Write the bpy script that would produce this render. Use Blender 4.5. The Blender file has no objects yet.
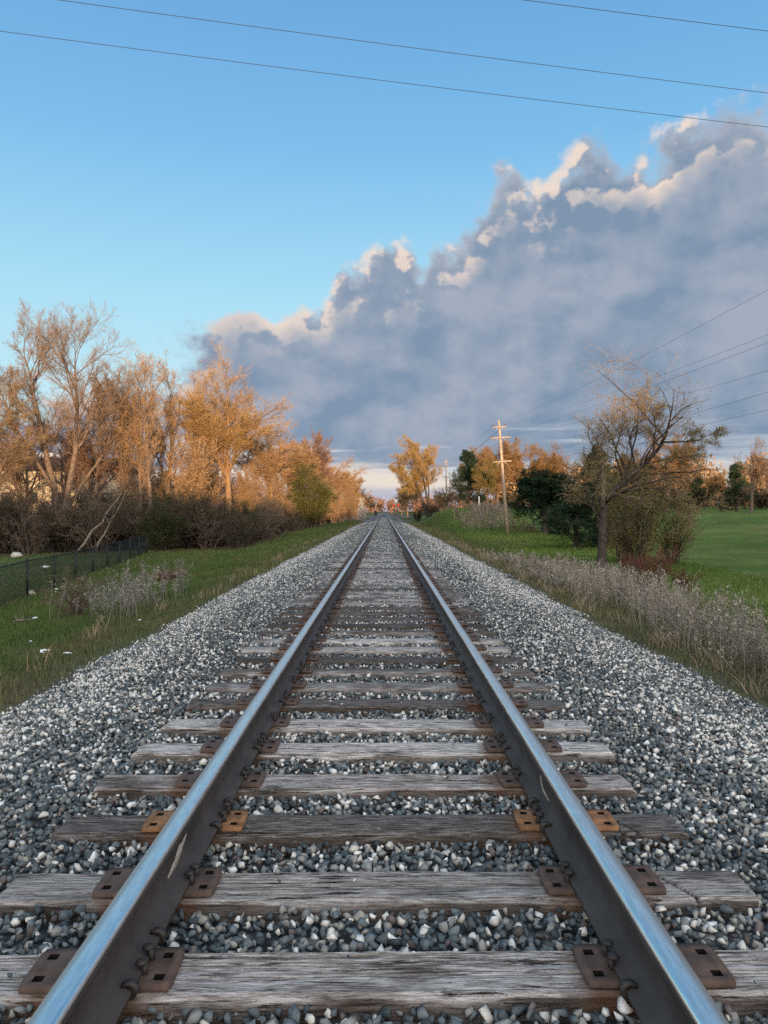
import bpy, bmesh, math, random
import numpy as np

R = math.radians
F = 745.0                       # focal length in pixels of a 1024 px high frame
CAMX, CAMZ = 0.0135, 1.35
SUN_AZ, SUN_EL = R(-10), R(3.0)   # light travels this far right of +Y, this far below level
EXPO = 1.5
rng = np.random.default_rng(7)
random.seed(7)

scene = bpy.context.scene
col = scene.collection

# ------------------------------------------------------------------ helpers
def ss(a, b, x):
    t = np.clip((x - a) / (b - a), 0, 1)
    return t * t * (3 - 2 * t)

_perm = np.random.default_rng(3).random((256, 256))
def vnoise(x, y):
    x = np.asarray(x, float); y = np.asarray(y, float)
    xi = np.floor(x).astype(int); yi = np.floor(y).astype(int)
    fx = x - xi; fy = y - yi
    fx = fx * fx * (3 - 2 * fx); fy = fy * fy * (3 - 2 * fy)
    g = lambda i, j: _perm[i % 256, j % 256]
    a = g(xi, yi) * (1 - fx) + g(xi + 1, yi) * fx
    b = g(xi, yi + 1) * (1 - fx) + g(xi + 1, yi + 1) * fx
    return a * (1 - fy) + b * fy
def fbm(x, y, o=4):
    s = 0; a = .5; t = 0
    for i in range(o):
        s = s + a * vnoise(np.asarray(x) * 2 ** i + 17.3 * i, np.asarray(y) * 2 ** i + 5.7 * i); t += a; a *= .5
    return s / t

def tag(o, label=None, cat=None, group=None, kind=None):
    if label: o['label'] = label
    if cat: o['category'] = cat
    if group: o['group'] = group
    if kind: o['kind'] = kind
    return o

def empty(name, loc, rz=0.0):
    o = bpy.data.objects.new(name, None)
    o.empty_display_size = .2
    o.location = loc; o.rotation_euler = (0, 0, rz)
    col.objects.link(o)
    return o

def np_mesh(name, V, faces, attrs=None, smooth=False):
    """V (n,3); faces: list of integer arrays (m,k) (tri or quad)"""
    me = bpy.data.meshes.new(name)
    V = np.asarray(V, np.float32)
    faces = [np.asarray(f, np.int32) for f in faces if len(f)]
    nl = sum(f.size for f in faces); nf = sum(len(f) for f in faces)
    me.vertices.add(len(V)); me.vertices.foreach_set('co', V.ravel())
    me.loops.add(nl); me.polygons.add(nf)
    me.loops.foreach_set('vertex_index', np.concatenate([f.ravel() for f in faces]))
    sizes = np.concatenate([np.full(len(f), f.shape[1], np.int32) for f in faces])
    starts = np.concatenate([[0], np.cumsum(sizes)[:-1]]).astype(np.int32)
    me.polygons.foreach_set('loop_start', starts)
    try: me.polygons.foreach_set('loop_total', sizes)
    except Exception: pass
    if smooth: me.polygons.foreach_set('use_smooth', np.ones(nf, bool))
    for k, v in (attrs or {}).items():
        v = np.asarray(v, np.float32)
        if v.ndim == 1:
            a = me.attributes.new(k, 'FLOAT', 'POINT'); a.data.foreach_set('value', v)
        else:
            a = me.attributes.new(k, 'FLOAT_COLOR', 'POINT')
            if v.shape[1] == 3: v = np.hstack([v, np.ones((len(v), 1), np.float32)])
            a.data.foreach_set('color', v.ravel())
    me.update(calc_edges=True)
    me.validate()
    return me

class MB:
    """collects shapes, then builds ONE mesh object"""
    def __init__(s): s.V = []; s.Q = []; s.T = []; s.n = 0; s.A = []
    def add(s, V, Q=None, T=None, a=None):
        V = np.asarray(V, float).reshape(-1, 3)
        if Q is not None and len(Q): s.Q.append(np.asarray(Q, int) + s.n)
        if T is not None and len(T): s.T.append(np.asarray(T, int) + s.n)
        s.V.append(V); s.n += len(V)
        if a is not None: s.A.append(np.broadcast_to(np.asarray(a, float), (len(V),) + np.asarray(a).shape[1:] if np.ndim(a) else (len(V),)))
    def box(s, c, d, rz=0.0, taper=1.0, rx=0.0, ry=0.0, bev=0.0):
        h = np.asarray(d, float) / 2
        if bev <= 0:
            P = np.array([(x, y, z) for z in (-1, 1) for y in (-1, 1) for x in (-1, 1)], float)
            P[P[:, 2] > 0, :2] *= taper
            P = P * h
            Q = [(0, 2, 3, 1), (4, 5, 7, 6), (0, 1, 5, 4), (2, 6, 7, 3), (0, 4, 6, 2), (1, 3, 7, 5)]
            T = None
        else:
            bm = bmesh.new(); bmesh.ops.create_cube(bm, size=1)
            for v in bm.verts: v.co = (v.co.x * d[0], v.co.y * d[1], v.co.z * d[2])
            bmesh.ops.bevel(bm, geom=bm.edges[:], offset=bev, segments=2, affect='EDGES', profile=.6)
            bmesh.ops.triangulate(bm, faces=bm.faces[:])
            P = np.array([v.co[:] for v in bm.verts]); T = [[v.index for v in f.verts] for f in bm.faces]; Q = None
            bm.free()
        for ang, (i, j) in ((rx, (1, 2)), (ry, (2, 0)), (rz, (0, 1))):
            if ang:
                cs, sn = math.cos(ang), math.sin(ang)
                a, b = P[:, i].copy(), P[:, j].copy()
                P[:, i] = a * cs - b * sn; P[:, j] = a * sn + b * cs
        s.add(P + np.asarray(c, float), Q, T)
    def tube(s, path, r, sides=8, cap=True):
        P = np.asarray(path, float)[None]; r = np.broadcast_to(np.asarray(r, float), (P.shape[1],))[None]
        V, Q = tubes(P, r, sides)
        T = []
        if cap:
            V = np.vstack([V, P[0, 0], P[0, -1]]); n = P.shape[1]
            a, b = n * sides, n * sides + 1
            for k in range(sides):
                k2 = (k + 1) % sides
                T.append((a, k2, k)); T.append((b, (n - 1) * sides + k, (n - 1) * sides + k2))
        s.add(V, Q, T)
    def mesh(s, name, smooth=False, attrs=None):
        return np_mesh(name, np.vstack(s.V), ([np.vstack(s.Q)] if s.Q else []) + ([np.vstack(s.T)] if s.T else []), attrs, smooth)
    def build(s, name, mat, parent=None, smooth=False, loc=None, attrs=None):
        return mkobj(name, s.mesh(name, smooth, attrs), mat, parent, loc)

def mkobj(name, me, mat=None, parent=None, loc=None):
    o = bpy.data.objects.new(name, me)
    if mat is not None and not me.materials: me.materials.append(mat)
    col.objects.link(o)
    if parent is not None: o.parent = parent
    if loc is not None: o.location = loc
    return o

def copy_tree(o, parent=None):
    c = o.copy(); col.objects.link(c); c.parent = parent
    for ch in list(o.children): copy_tree(ch, c)
    return c

def _norm(a): return a / np.maximum(np.linalg.norm(a, axis=-1, keepdims=True), 1e-9)

def tubes(P, Rr, sides):
    B, n, _ = P.shape
    T = np.gradient(P, axis=1); T = _norm(T)
    ref = np.where(np.abs(T[..., 2:3]) > .9, np.array([1., 0, 0]), np.array([0, 0, 1.]))
    U = _norm(np.cross(T, ref)); W = np.cross(T, U)
    a = np.arange(sides) * 2 * np.pi / sides
    ring = P[:, :, None, :] + Rr[:, :, None, None] * (np.cos(a)[None, None, :, None] * U[:, :, None, :] + np.sin(a)[None, None, :, None] * W[:, :, None, :])
    V = ring.reshape(-1, 3)
    b = np.arange(B)[:, None, None]; i = np.arange(n - 1)[None, :, None]; k = np.arange(sides)[None, None, :]
    base = b * n * sides
    q = np.stack([base + i * sides + k, base + i * sides + (k + 1) % sides, base + (i + 1) * sides + (k + 1) % sides, base + (i + 1) * sides + k], -1).reshape(-1, 4)
    return V, q

def ribbons(P, W, g):
    B, n, _ = P.shape
    S = _norm(np.cross(P[:, -1] - P[:, 0], g.normal(size=(B, 3))))[:, None, :] * W[..., None]
    V = np.stack([P - S, P + S], 2).reshape(-1, 3)
    b = np.arange(B)[:, None] * n * 2; i = np.arange(n - 1)[None] * 2
    q = np.stack([b + i, b + i + 1, b + i + 3, b + i + 2], -1).reshape(-1, 4)
    return V, q

# ------------------------------------------------------------------ materials
class NT:
    def __init__(s, tree): s.t = tree; s.n = tree.nodes; s.l = tree.links
    def node(s, typ, **kw):
        n = s.n.new(typ)
        for k, v in kw.items():
            if k.startswith('in_'):
                s.set(n.inputs[k[3:].replace('_', ' ')], v)
            else: setattr(n, k, v)
        return n
    def set(s, sock, v):
        if hasattr(v, 'is_output') or isinstance(v, bpy.types.NodeSocket): s.l.new(v, sock)
        else: sock.default_value = v
    def math(s, op, a, b=None, c=None, clamp=False):
        n = s.n.new('ShaderNodeMath'); n.operation = op; n.use_clamp = clamp
        for i, v in enumerate((a, b, c)):
            if v is not None: s.set(n.inputs[i], v)
        return n.outputs[0]
    def vmath(s, op, a, b=None):
        n = s.n.new('ShaderNodeVectorMath'); n.operation = op
        s.set(n.inputs[0], a)
        if b is not None: s.set(n.inputs[1], b)
        return n.outputs[0]
    def mix(s, f, a, b, typ='MIX'):
        n = s.n.new('ShaderNodeMix'); n.data_type = 'RGBA'; n.blend_type = typ
        s.set(n.inputs[0], f); s.set(n.inputs[6], a); s.set(n.inputs[7], b)
        return n.outputs[2]
    def noise(s, vec, scale, detail=4, rough=.55, dist=0, dim='3D'):
        n = s.n.new('ShaderNodeTexNoise'); n.noise_dimensions = dim
        if vec is not None: s.l.new(vec, n.inputs['Vector'])
        n.inputs['Scale'].default_value = scale; n.inputs['Detail'].default_value = detail
        n.inputs['Roughness'].default_value = rough; n.inputs['Distortion'].default_value = dist
        return n.outputs['Fac']
    def ramp(s, f, stops, interp='LINEAR'):
        n = s.n.new('ShaderNodeValToRGB'); n.color_ramp.interpolation = interp
        e = n.color_ramp.elements
        while len(e) < len(stops): e.new(.5)
        for el, (p, c) in zip(e, stops):
            el.position = p; el.color = (*c, 1) if len(c) == 3 else c
        s.set(n.inputs[0], f)
        return n.outputs[0]
    def maprange(s, v, a, b, c=0, d=1, smooth=False):
        n = s.n.new('ShaderNodeMapRange'); n.clamp = True
        if smooth: n.interpolation_type = 'SMOOTHSTEP'
        for i, x in enumerate((v, a, b, c, d)): s.set(n.inputs[i], x)
        return n.outputs[0]
    def scalev(s, v, sx, sy, sz):
        return s.vmath('MULTIPLY', v, (sx, sy, sz))
    def bump(s, h, strength=.5, dist=.01):
        n = s.n.new('ShaderNodeBump'); n.inputs['Strength'].default_value = strength; n.inputs['Distance'].default_value = dist
        s.l.new(h, n.inputs['Height']); return n.outputs[0]
    def attr(s, name, out='Color'):
        n = s.n.new('ShaderNodeAttribute'); n.attribute_name = name; return n.outputs[out]

def c4(c): return (*c, 1.0)

def material(name, fn):
    m = bpy.data.materials.new(name); m.use_nodes = True
    t = NT(m.node_tree); b = m.node_tree.nodes['Principled BSDF']
    b.inputs['Roughness'].default_value = .85
    b.inputs['Specular IOR Level'].default_value = .25
    fn(t, b)
    return m

def simple(name, c, rough=.8, metal=0, var=.25, scale=8, spec=.3, bump=0):
    def fn(t, b):
        tc = t.node('ShaderNodeTexCoord').outputs['Object']
        n = t.noise(tc, scale, 5, .6)
        colr = t.mix(t.maprange(n, .3, .7), c4([x * (1 - var) for x in c]), c4([min(1, x * (1 + var)) for x in c]))
        t.set(b.inputs['Base Color'], colr)
        b.inputs['Roughness'].default_value = rough; b.inputs['Metallic'].default_value = metal
        b.inputs['Specular IOR Level'].default_value = spec
        if bump: t.set(b.inputs['Normal'], t.bump(t.noise(tc, scale * 4, 4), .6, bump))
    return material(name, fn)

def leafmat(name, c, var=.35, trans=.35):
    m = bpy.data.materials.new(name); m.use_nodes = True
    t = NT(m.node_tree); m.node_tree.nodes.remove(m.node_tree.nodes['Principled BSDF'])
    r = t.attr('rnd', 'Fac')
    oi = t.node('ShaderNodeObjectInfo').outputs['Random']
    k = t.math('ADD', t.math('MULTIPLY', r, .75), t.math('MULTIPLY', oi, .25))
    cc = t.mix(k, c4([x * (1 - var) for x in c]), c4([c[0] * (1 + var), c[1] * (1 + var * .8), c[2] * (1 + var * .5)]))
    d = t.node('ShaderNodeBsdfDiffuse'); t.set(d.inputs[0], cc)
    tr = t.node('ShaderNodeBsdfTranslucent'); t.set(tr.inputs[0], cc)
    mx = t.node('ShaderNodeMixShader'); mx.inputs[0].default_value = trans
    t.l.new(d.outputs[0], mx.inputs[1]); t.l.new(tr.outputs[0], mx.inputs[2])
    t.l.new(mx.outputs[0], m.node_tree.nodes['Material Output'].inputs[0])
    return m

def tintmat(name, rough=.9, noisescale=60, var=.35, bump=0.0, spec=.2, trans=0):
    def fn(t, b):
        p = t.node('ShaderNodeNewGeometry').outputs['Position']
        n = t.noise(p, noisescale, 5, .6)
        k = t.maprange(n, .25, .75, 1 - var, 1 + var)
        cc = t.vmath('MULTIPLY', t.attr('tint'), t.node('ShaderNodeCombineXYZ', in_X=k, in_Y=k, in_Z=k).outputs[0])
        t.set(b.inputs['Base Color'], cc)
        b.inputs['Roughness'].default_value = rough; b.inputs['Specular IOR Level'].default_value = spec
        if bump: t.set(b.inputs['Normal'], t.bump(t.noise(p, noisescale * 1.5, 5, .65), .7, bump))
    return material(name, fn)

def wood_mat(name, dark, mid, light, rnd_amount=1.0):
    def fn(t, b):
        tc = t.node('ShaderNodeTexCoord').outputs['Object']
        oi = t.node('ShaderNodeObjectInfo').outputs['Random']
        off = t.node('ShaderNodeCombineXYZ', in_X=t.math('MULTIPLY', oi, 37.0), in_Y=t.math('MULTIPLY', oi, 91.0)).outputs[0]
        v = t.vmath('ADD', tc, off)
        wob = t.vmath('MULTIPLY', t.vmath('SUBTRACT', t.node('ShaderNodeTexNoise', in_Vector=v, in_Scale=5.0, in_Detail=4.0).outputs['Color'], (.5, .5, .5)), (0, .02, .02))
        vg = t.vmath('ADD', v, wob)
        g1 = t.noise(t.scalev(vg, 9, 130, 130), 1, 8, .72, .2)          # fibres
        g2 = t.noise(t.scalev(vg, 5.5, 120, 80), 1, 6, .68, .3)         # splits
        blot = t.noise(t.scalev(v, 2.6, 7, 7), 1, 5, .6)                # weathering
        st = t.noise(t.scalev(v, 1.2, 3, 3), 1, 3)
        cc = t.ramp(g1, [(.33, dark), (.45, mid), (.57, light), (.70, [x * 1.3 for x in light])])
        brown = t.ramp(g1, [(.3, (.018, .014, .012)), (.55, (.052, .038, .029)), (.75, (.12, .09, .068))])
        sxe = t.node('ShaderNodeSeparateXYZ'); t.l.new(tc, sxe.inputs[0])
        ends = t.maprange(t.math('ABSOLUTE', sxe.outputs[0]), .9, 1.25, 0, .10)
        bf = t.maprange(t.math('ADD', t.math('ADD', t.math('ADD', blot, ends), t.math('MULTIPLY', t.math('SUBTRACT', t.math('FRACT', t.math('MULTIPLY', oi, 7.31)), .5), .26)), t.math('MULTIPLY', st, .6)), .80, .98)
        cc = t.mix(t.math('MULTIPLY', bf, .8), cc, brown)
        lvl = t.maprange(oi, 0, 1, .7, 1.2)
        cc = t.vmath('MULTIPLY', cc, t.node('ShaderNodeCombineXYZ', in_X=lvl, in_Y=lvl, in_Z=lvl).outputs[0])
        split = t.maprange(g2, .36, .42)                                 # 0 in a split
        cc = t.mix(split, c4((.012, .010, .009)), cc)
        spk = t.maprange(t.noise(t.scalev(v, 25, 70, 70), 1, 3, .7), .66, .72)
        cc = t.mix(t.math('MULTIPLY', spk, .55), cc, c4((.5, .48, .45)))
        cc = t.mix(t.attr('split', 'Fac'), cc, c4((.010, .008, .007)))  # shade inside the modelled cracks, painted into the colour
        # sides of the tie are browner and darker
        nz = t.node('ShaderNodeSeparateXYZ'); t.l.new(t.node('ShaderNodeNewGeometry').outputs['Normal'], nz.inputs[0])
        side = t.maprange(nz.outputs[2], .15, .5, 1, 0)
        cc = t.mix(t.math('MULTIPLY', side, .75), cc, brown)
        # rust bled into the wood round the two plates
        sx = t.node('ShaderNodeSeparateXYZ'); t.l.new(tc, sx.inputs[0])
        dx = t.math('ABSOLUTE', t.math('SUBTRACT', t.math('ABSOLUTE', sx.outputs[0]), .79))
        rust = t.maprange(t.math('ADD', dx, t.math('MULTIPLY', t.noise(v, 9, 4), .16)), .22, .30, .7, 0)
        cc = t.mix(rust, cc, t.mix(g1, c4((.03, .018, .012)), c4((.17, .085, .04))))
        t.set(b.inputs['Base Color'], cc)
        h = t.math('ADD', t.math('MULTIPLY', split, .8), t.math('MULTIPLY', g1, .7))
        t.set(b.inputs['Normal'], t.bump(h, .9, .006))
        b.inputs['Roughness'].default_value = .88
    return material(name, fn)

M = {}
M['tie_grey'] = wood_mat('weathered tie wood', (.05, .043, .039), (.175, .158, .146), (.36, .34, .325))
M['tie_dark'] = wood_mat('dark creosote tie wood', (.018, .015, .014), (.05, .042, .038), (.125, .115, .108))
M['tie_pale'] = wood_mat('pale bleached tie wood', (.075, .065, .06), (.23, .212, .198), (.44, .42, .40))
M['stone'] = tintmat('crushed stone', .9, 45, .3, .004, .25)
M['blade'] = tintmat('grass blades', .8, 4, .25, 0, .15)
M['dry'] = tintmat('dry stalks', .9, 30, .2, 0, .1)
M['bark'] = simple('grey brown bark', (.12, .09, .07), .95, 0, .5, 5, .1, .03)
M['bark_pale'] = simple('pale tan bark', (.24, .17, .11), .95, 0, .4, 5, .1, .03)
M['bark_gold'] = simple('golden brown bark', (.20, .125, .07), .95, 0, .4, 5, .1, .03)
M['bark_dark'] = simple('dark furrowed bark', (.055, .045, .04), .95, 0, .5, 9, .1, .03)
M['tw_grey'] = leafmat('bare grey twigs', (.19, .14, .105), .3, .05)
M['tw_orange'] = leafmat('budding tan twigs', (.30, .205, .12), .35, .15)
M['tw_pink'] = leafmat('reddish bare twigs', (.20, .125, .095), .3, .1)
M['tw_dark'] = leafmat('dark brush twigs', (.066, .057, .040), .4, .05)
M['tw_red'] = leafmat('red brown shrub twigs', (.13, .06, .045), .35, .05)
M['lf_gold'] = leafmat('golden spring buds', (.38, .27, .09), .35, .35)
M['lf_olive'] = leafmat('olive young leaves', (.155, .14, .052), .4, .4)
M['lf_hero'] = leafmat('tan olive young leaves', (.25, .205, .10), .4, .35)
M['tw_brush'] = leafmat('grey brush twigs', (.135, .105, .085), .4, .05)
M['lf_green'] = leafmat('fresh green leaves', (.115, .130, .038), .4, .4)
M['lf_dull'] = leafmat('dull green brush leaves', (.05, .065, .028), .4, .3)
M['lf_rust'] = leafmat('rusty oak leaves', (.23, .15, .082), .35, .3)
M['lf_pine'] = leafmat('dark evergreen needles', (.022, .042, .026), .45, .1)
M['lf_blossom'] = leafmat('white blossom', (.62, .60, .56), .2, .3)
M['steel'] = simple('dark rail web', (.046, .039, .036), .7, 0, .35, 5, .35, .002)
M['rust'] = simple('rusty tie plate', (.085, .055, .043), .75, .2, .4, 14, .35, .001)
M['rust_o'] = simple('orange rusty tie plate', (.21, .105, .05), .85, .1, .45, 16, .25, .001)
M['hole'] = simple('painted shade in spike hole', (.008, .007, .006), .95, 0, .2, 30, .05)  # near-black walls and floors that paint the shade inside the punched holes
M['iron'] = simple('black iron spike', (.034, .029, .027), .6, .2, .4, 30, .4)
M['pole'] = simple('weathered utility pole wood', (.30, .235, .175), .9, 0, .25, 4, .1, .01)
M['black'] = simple('black coated wire', (.012, .014, .014), .5, 0, .2, 10, .3)
M['fence'] = simple('black fence coating', (.010, .014, .013), .5, 0, .2, 10, .3)
M['ceramic'] = simple('brown glazed insulator', (.06, .03, .02), .3, 0, .2, 10, .5)
M['wall_y'] = simple('pale yellow brick wall', (.37, .30, .20), .9, 0, .12, 1.5, .2)
M['roof_d'] = simple('dark brown shingle roof', (.045, .036, .032), .9, 0, .3, 2, .2)
M['roof_p'] = simple('pale metal roof', (.5, .55, .62), .5, 0, .1, 2, .4)
M['trim'] = simple('off white trim', (.6, .57, .5), .7, 0, .1, 3, .3)
M['glass'] = simple('dark window glass', (.02, .025, .03), .15, 0, .2, 3, .6)
M['white'] = simple('white sign paint', (.78, .78, .76), .6, 0, .08, 4, .3)
M['grey_metal'] = simple('grey signal mast', (.3, .3, .3), .5, .5, .15, 5, .4)
M['signal_black'] = simple('black signal backing', (.015, .015, .016), .6, 0, .2, 5, .3)
M['paper'] = simple('white paper scrap', (.75, .75, .74), .8, 0, .08, 12, .2)
M['rockp'] = simple('pale field stone', (.38, .35, .30), .95, 0, .3, 6, .2, .02)
M['wood_log'] = simple('grey dead wood', (.15, .125, .10), .95, 0, .4, 7, .1, .02)
M['tan'] = simple('tan painted siding', (.42, .37, .32), .85, 0, .15, 2, .2)
M['clay'] = simple('pale clay smear', (.34, .31, .26), .95, 0, .25, 40, .1)

def lamp_fn(t, b):
    b.inputs['Base Color'].default_value = (.6, .02, .01, 1)
    b.inputs['Emission Color'].default_value = (1, .05, .03, 1)
    b.inputs['Emission Strength'].default_value = .8
M['red_lamp'] = material('lit red signal lamp', lamp_fn)

def rail_head(t, b):
    p = t.node('ShaderNodeTexCoord').outputs['Object']
    s1 = t.noise(t.scalev(p, 260, .9, 1), 1, 5, .6, .2)
    s2 = t.noise(t.scalev(p, 90, 9, 1), 1, 5, .7, .5)
    s3 = t.noise(t.scalev(p, 25, 1.2, 1), 1, 4, .6)
    wx = t.node('ShaderNodeSeparateXYZ'); t.l.new(t.node('ShaderNodeNewGeometry').outputs['Position'], wx.inputs[0])
    ax = t.math('ADD', t.math('ABSOLUTE', wx.outputs[0]), t.math('MULTIPLY', t.math('SUBTRACT', s3, .5), .022))
    dull = t.maprange(ax, .755, .775, 0, 1, True)                        # the field side is hardly touched by wheels
    edge = t.maprange(ax, .722, .730, 1, 0, True)
    pol = t.mix(t.maprange(s2, .35, .7), c4((.93, .88, .82)), c4((.66, .62, .58)))
    t.set(b.inputs['Base Color'], t.mix(dull, pol, t.mix(s3, c4((.36, .33, .30)), c4((.58, .55, .52)))))
    rg = t.math('ADD', t.maprange(s1, .3, .7, .22, .40), t.maprange(s3, .4, .75, 0, .14))
    t.set(b.inputs['Roughness'], t.math('SUBTRACT', t.math('ADD', rg, t.math('MULTIPLY', dull, .14)), t.math('MULTIPLY', edge, .08)))
    b.inputs['Metallic'].default_value = 1
    t.set(b.inputs['Normal'], t.bump(s1, .05, .001))
M['rail_head'] = material('polished rail head', rail_head)

def ballast_fn(t, b):
    p = t.node('ShaderNodeNewGeometry').outputs['Position']
    vo = t.node('ShaderNodeTexVoronoi', feature='F1'); vo.inputs['Scale'].default_value = 19; t.l.new(p, vo.inputs['Vector'])
    sx = t.node('ShaderNodeSeparateXYZ'); t.l.new(p, sx.inputs[0])
    ax = t.math('ABSOLUTE', t.math('ADD', sx.outputs[0], -.25))
    shoulder = t.maprange(ax, 1.6, 2.8, 0, .22)
    patch = t.maprange(t.noise(p, .9, 3), .3, .7, -.12, .12)
    cs = t.node('ShaderNodeSeparateColor'); t.l.new(vo.outputs['Color'], cs.inputs[0])
    v = t.math('ADD', t.math('ADD', cs.outputs[0], shoulder), patch)
    cc = t.ramp(v, [(.0, (.04, .05, .056)), (.35, (.075, .09, .10)), (.62, (.13, .15, .155)), (.78, (.26, .26, .24)), (.9, (.52, .50, .46)), (1, (.6, .59, .56))])
    gap = t.maprange(vo.outputs['Distance'], .3, .62, 1, .12)
    # colour darkens away from the middle of each stone cell
    cc = t.mix(gap, c4((.02, .021, .022)), cc)
    t.set(b.inputs['Base Color'], cc)
    t.set(b.inputs['Normal'], t.bump(t.math('SUBTRACT', 1.0, vo.outputs['Distance']), .9, .05))
    b.inputs['Roughness'].default_value = .95
M['ballast'] = material('ballast bed', ballast_fn)

def ground_fn(t, b):
    p = t.node('ShaderNodeNewGeometry').outputs['Position']
    n1 = t.noise(p, .35, 5, .6); n2 = t.noise(p, 3.0, 6, .65); n3 = t.noise(p, 28, 5, .7)
    k = t.math('MULTIPLY', t.maprange(n1, .3, .7, .72, 1.25), t.math('MULTIPLY', t.maprange(n2, .3, .7, .75, 1.25), t.maprange(n3, .25, .75, .6, 1.4)))
    cc = t.vmath('MULTIPLY', t.attr('tint'), t.node('ShaderNodeCombineXYZ', in_X=k, in_Y=k, in_Z=k).outputs[0])
    t.set(b.inputs['Base Color'], cc)
    t.set(b.inputs['Normal'], t.bump(t.math('ADD', n3, n2), .8, .05))
    b.inputs['Roughness'].default_value = .95; b.inputs['Specular IOR Level'].default_value = .1
M['ground'] = material('grassy ground', ground_fn)
M['road'] = simple('grey asphalt', (.07, .07, .072), .85, 0, .2, 6, .2, .004)

# ------------------------------------------------------------------ terrain
def hgt(x, y):
    x = np.asarray(x, float); y = np.asarray(y, float)
    left = -.5 - .95 * ss(3.3, 11.5, -x) - .35 * ss(12, 30, -x) + .35 * ss(40, 75, y) * ss(4, 9, -x) * (1 - ss(14, 24, -x))
    left = left + .10 * (fbm(x * .35, y * .35, 3) - .5) * 2 * ss(3.6, 5, -x)
    r0 = -.5 - .60 * ss(3.3, 7.5, x)
    r1 = 2.75 * ss(64, 106, y) * ss(4.5, 10, x) * (1 - ss(17, 28, x)) * (1 - .45 * ss(112, 150, y))
    r2 = 2.35 * ss(12, 36, x) * ss(28, 85, y) + 1.1 * ss(16, 26, x) * ss(92, 150, y)
    right = r0 + np.maximum(r1, r2) + .10 * (fbm(x * .3 + 9, y * .3, 3) - .5) * 2 * ss(3.6, 5, x)
    h = np.where(x < 0, left, right)
    h = h * (1 - ss(180, 330, y) * (1 - ss(60, 200, np.abs(x)))) + 0
    # below the ballast the soil lies deeper
    h = h - .5 * (1 - ss(2.4, 3.3, np.abs(x))) * (np.abs(x) < 3.3)
    return h

def bed(x, y):
    a = np.abs(np.asarray(x, float))
    return -.058 - .56 * ss(1.45, 4.35, a) - .10 * ss(4.2, 4.6, a) + .03 * (fbm(np.asarray(x) * 1.3, np.asarray(y) * 1.3, 3) - .5)

def soil(x, y):
    """albedo of what grows on the ground"""
    x = np.asarray(x, float); y = np.asarray(y, float)
    n = fbm(x * .22, y * .22, 4)[..., None]; n2 = fbm(x * .9 + 40, y * .9, 3)[..., None]
    g = np.array([.045, .071, .023]) * (1 - n) + np.array([.074, .100, .034]) * n
    dry = np.array([.14, .115, .065])
    c = g * (1 - .55 * ss(.52, .72, n2)) + dry * (.55 * ss(.52, .72, n2)) * .8
    # mown fairway
    fw = (ss(6.2, 9.0, x) * (1 - ss(200, 260, y)))[..., None]
    band = (.5 + .5 * np.sin((y * .9 + x * .35) * .33))[..., None]
    fwc = np.array([.066, .108, .024]) * (1 - band) + np.array([.090, .126, .030]) * band
    wear = ss(.60, .74, fbm(x * .13 + 3, y * .25, 3))[..., None] * .5
    fwc = fwc * (1 - wear) + np.array([.13, .12, .055]) * wear
    c = c * (1 - fw) + fwc * fw
    # straw and bare soil by the stones
    e = (1 - ss(3.6, 5.2, np.abs(x) + .8 * (fbm(x * .6, y * .6, 2) - .5)))[..., None]
    er = ((x > 0) * (1 - ss(4.8, 6.8, x)))[..., None] * .55
    e = np.maximum(e * np.where(x > 0, .6, .42)[..., None], er * .8)
    c = c * (1 - e) + np.array([.115, .092, .062]) * e
    # leaf litter under the thicket
    th = (ss(46, 54, y + .25 * (x + 9)) * ss(8, 11, -x))[..., None]
    c = c * (1 - th) + np.array([.085, .062, .040]) * th
    return c

xs = np.concatenate([-np.geomspace(700, 17, 46), np.arange(-16.5, 16.6, .3), np.geomspace(17, 700, 46)])
ys = np.concatenate([np.arange(-140, -4, 6.0), np.arange(-4, 60, .45), np.geomspace(60, 2600, 120)])
X, Y = np.meshgrid(xs, ys)
Z = hgt(X, Y)
nx, ny = len(xs), len(ys)
ii = (np.arange(ny - 1)[:, None] * nx + np.arange(nx - 1)[None]).ravel()
g = mkobj('ground', np_mesh('ground', np.stack([X, Y, Z], -1).reshape(-1, 3), [np.stack([ii, ii + 1, ii + nx + 1, ii + nx], -1)], {'tint': soil(X, Y).reshape(-1, 3)}, True), M['ground'])
tag(g, kind='structure')

xs = np.linspace(-4.6, 4.6, 62); ys = np.concatenate([np.arange(-3, 40, .15), np.geomspace(40, 460, 150)])
X, Y = np.meshgrid(xs, ys); nx, ny = len(xs), len(ys)
ii = (np.arange(ny - 1)[:, None] * nx + np.arange(nx - 1)[None]).ravel()
Zb = bed(X, Y) - .022 * (1 - ss(26, 40, Y)) + .040 * ss(5, 40, Y) * (1 - ss(1.5, 2.2, np.abs(X)))
g = mkobj('ballast_bed', np_mesh('ballast_bed', np.stack([X, Y, Zb], -1).reshape(-1, 3), [np.stack([ii, ii + 1, ii + nx + 1, ii + nx], -1)], None, True), M['ballast'])
tag(g, kind='structure')

# road of the level crossing
xs = np.linspace(-60, 60, 81); ys = np.array([181.0, 182, 186, 189, 190])
X, Y = np.meshgrid(xs, ys); nx, ny = len(xs), len(ys)
k = 1 - ss(4, 14, np.abs(X)); edge = (ss(181, 182, Y) * (1 - ss(189, 190, Y)))
Zr = (.175 * k + (hgt(X, Y) + .12) * (1 - k)) - .5 * (1 - edge)
ii = (np.arange(ny - 1)[:, None] * nx + np.arange(nx - 1)[None]).ravel()
g = mkobj('road', np_mesh('road', np.stack([X, Y, Zr], -1).reshape(-1, 3), [np.stack([ii, ii + 1, ii + nx + 1, ii + nx], -1)], None, True), M['road'])
tag(g, kind='structure')

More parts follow.
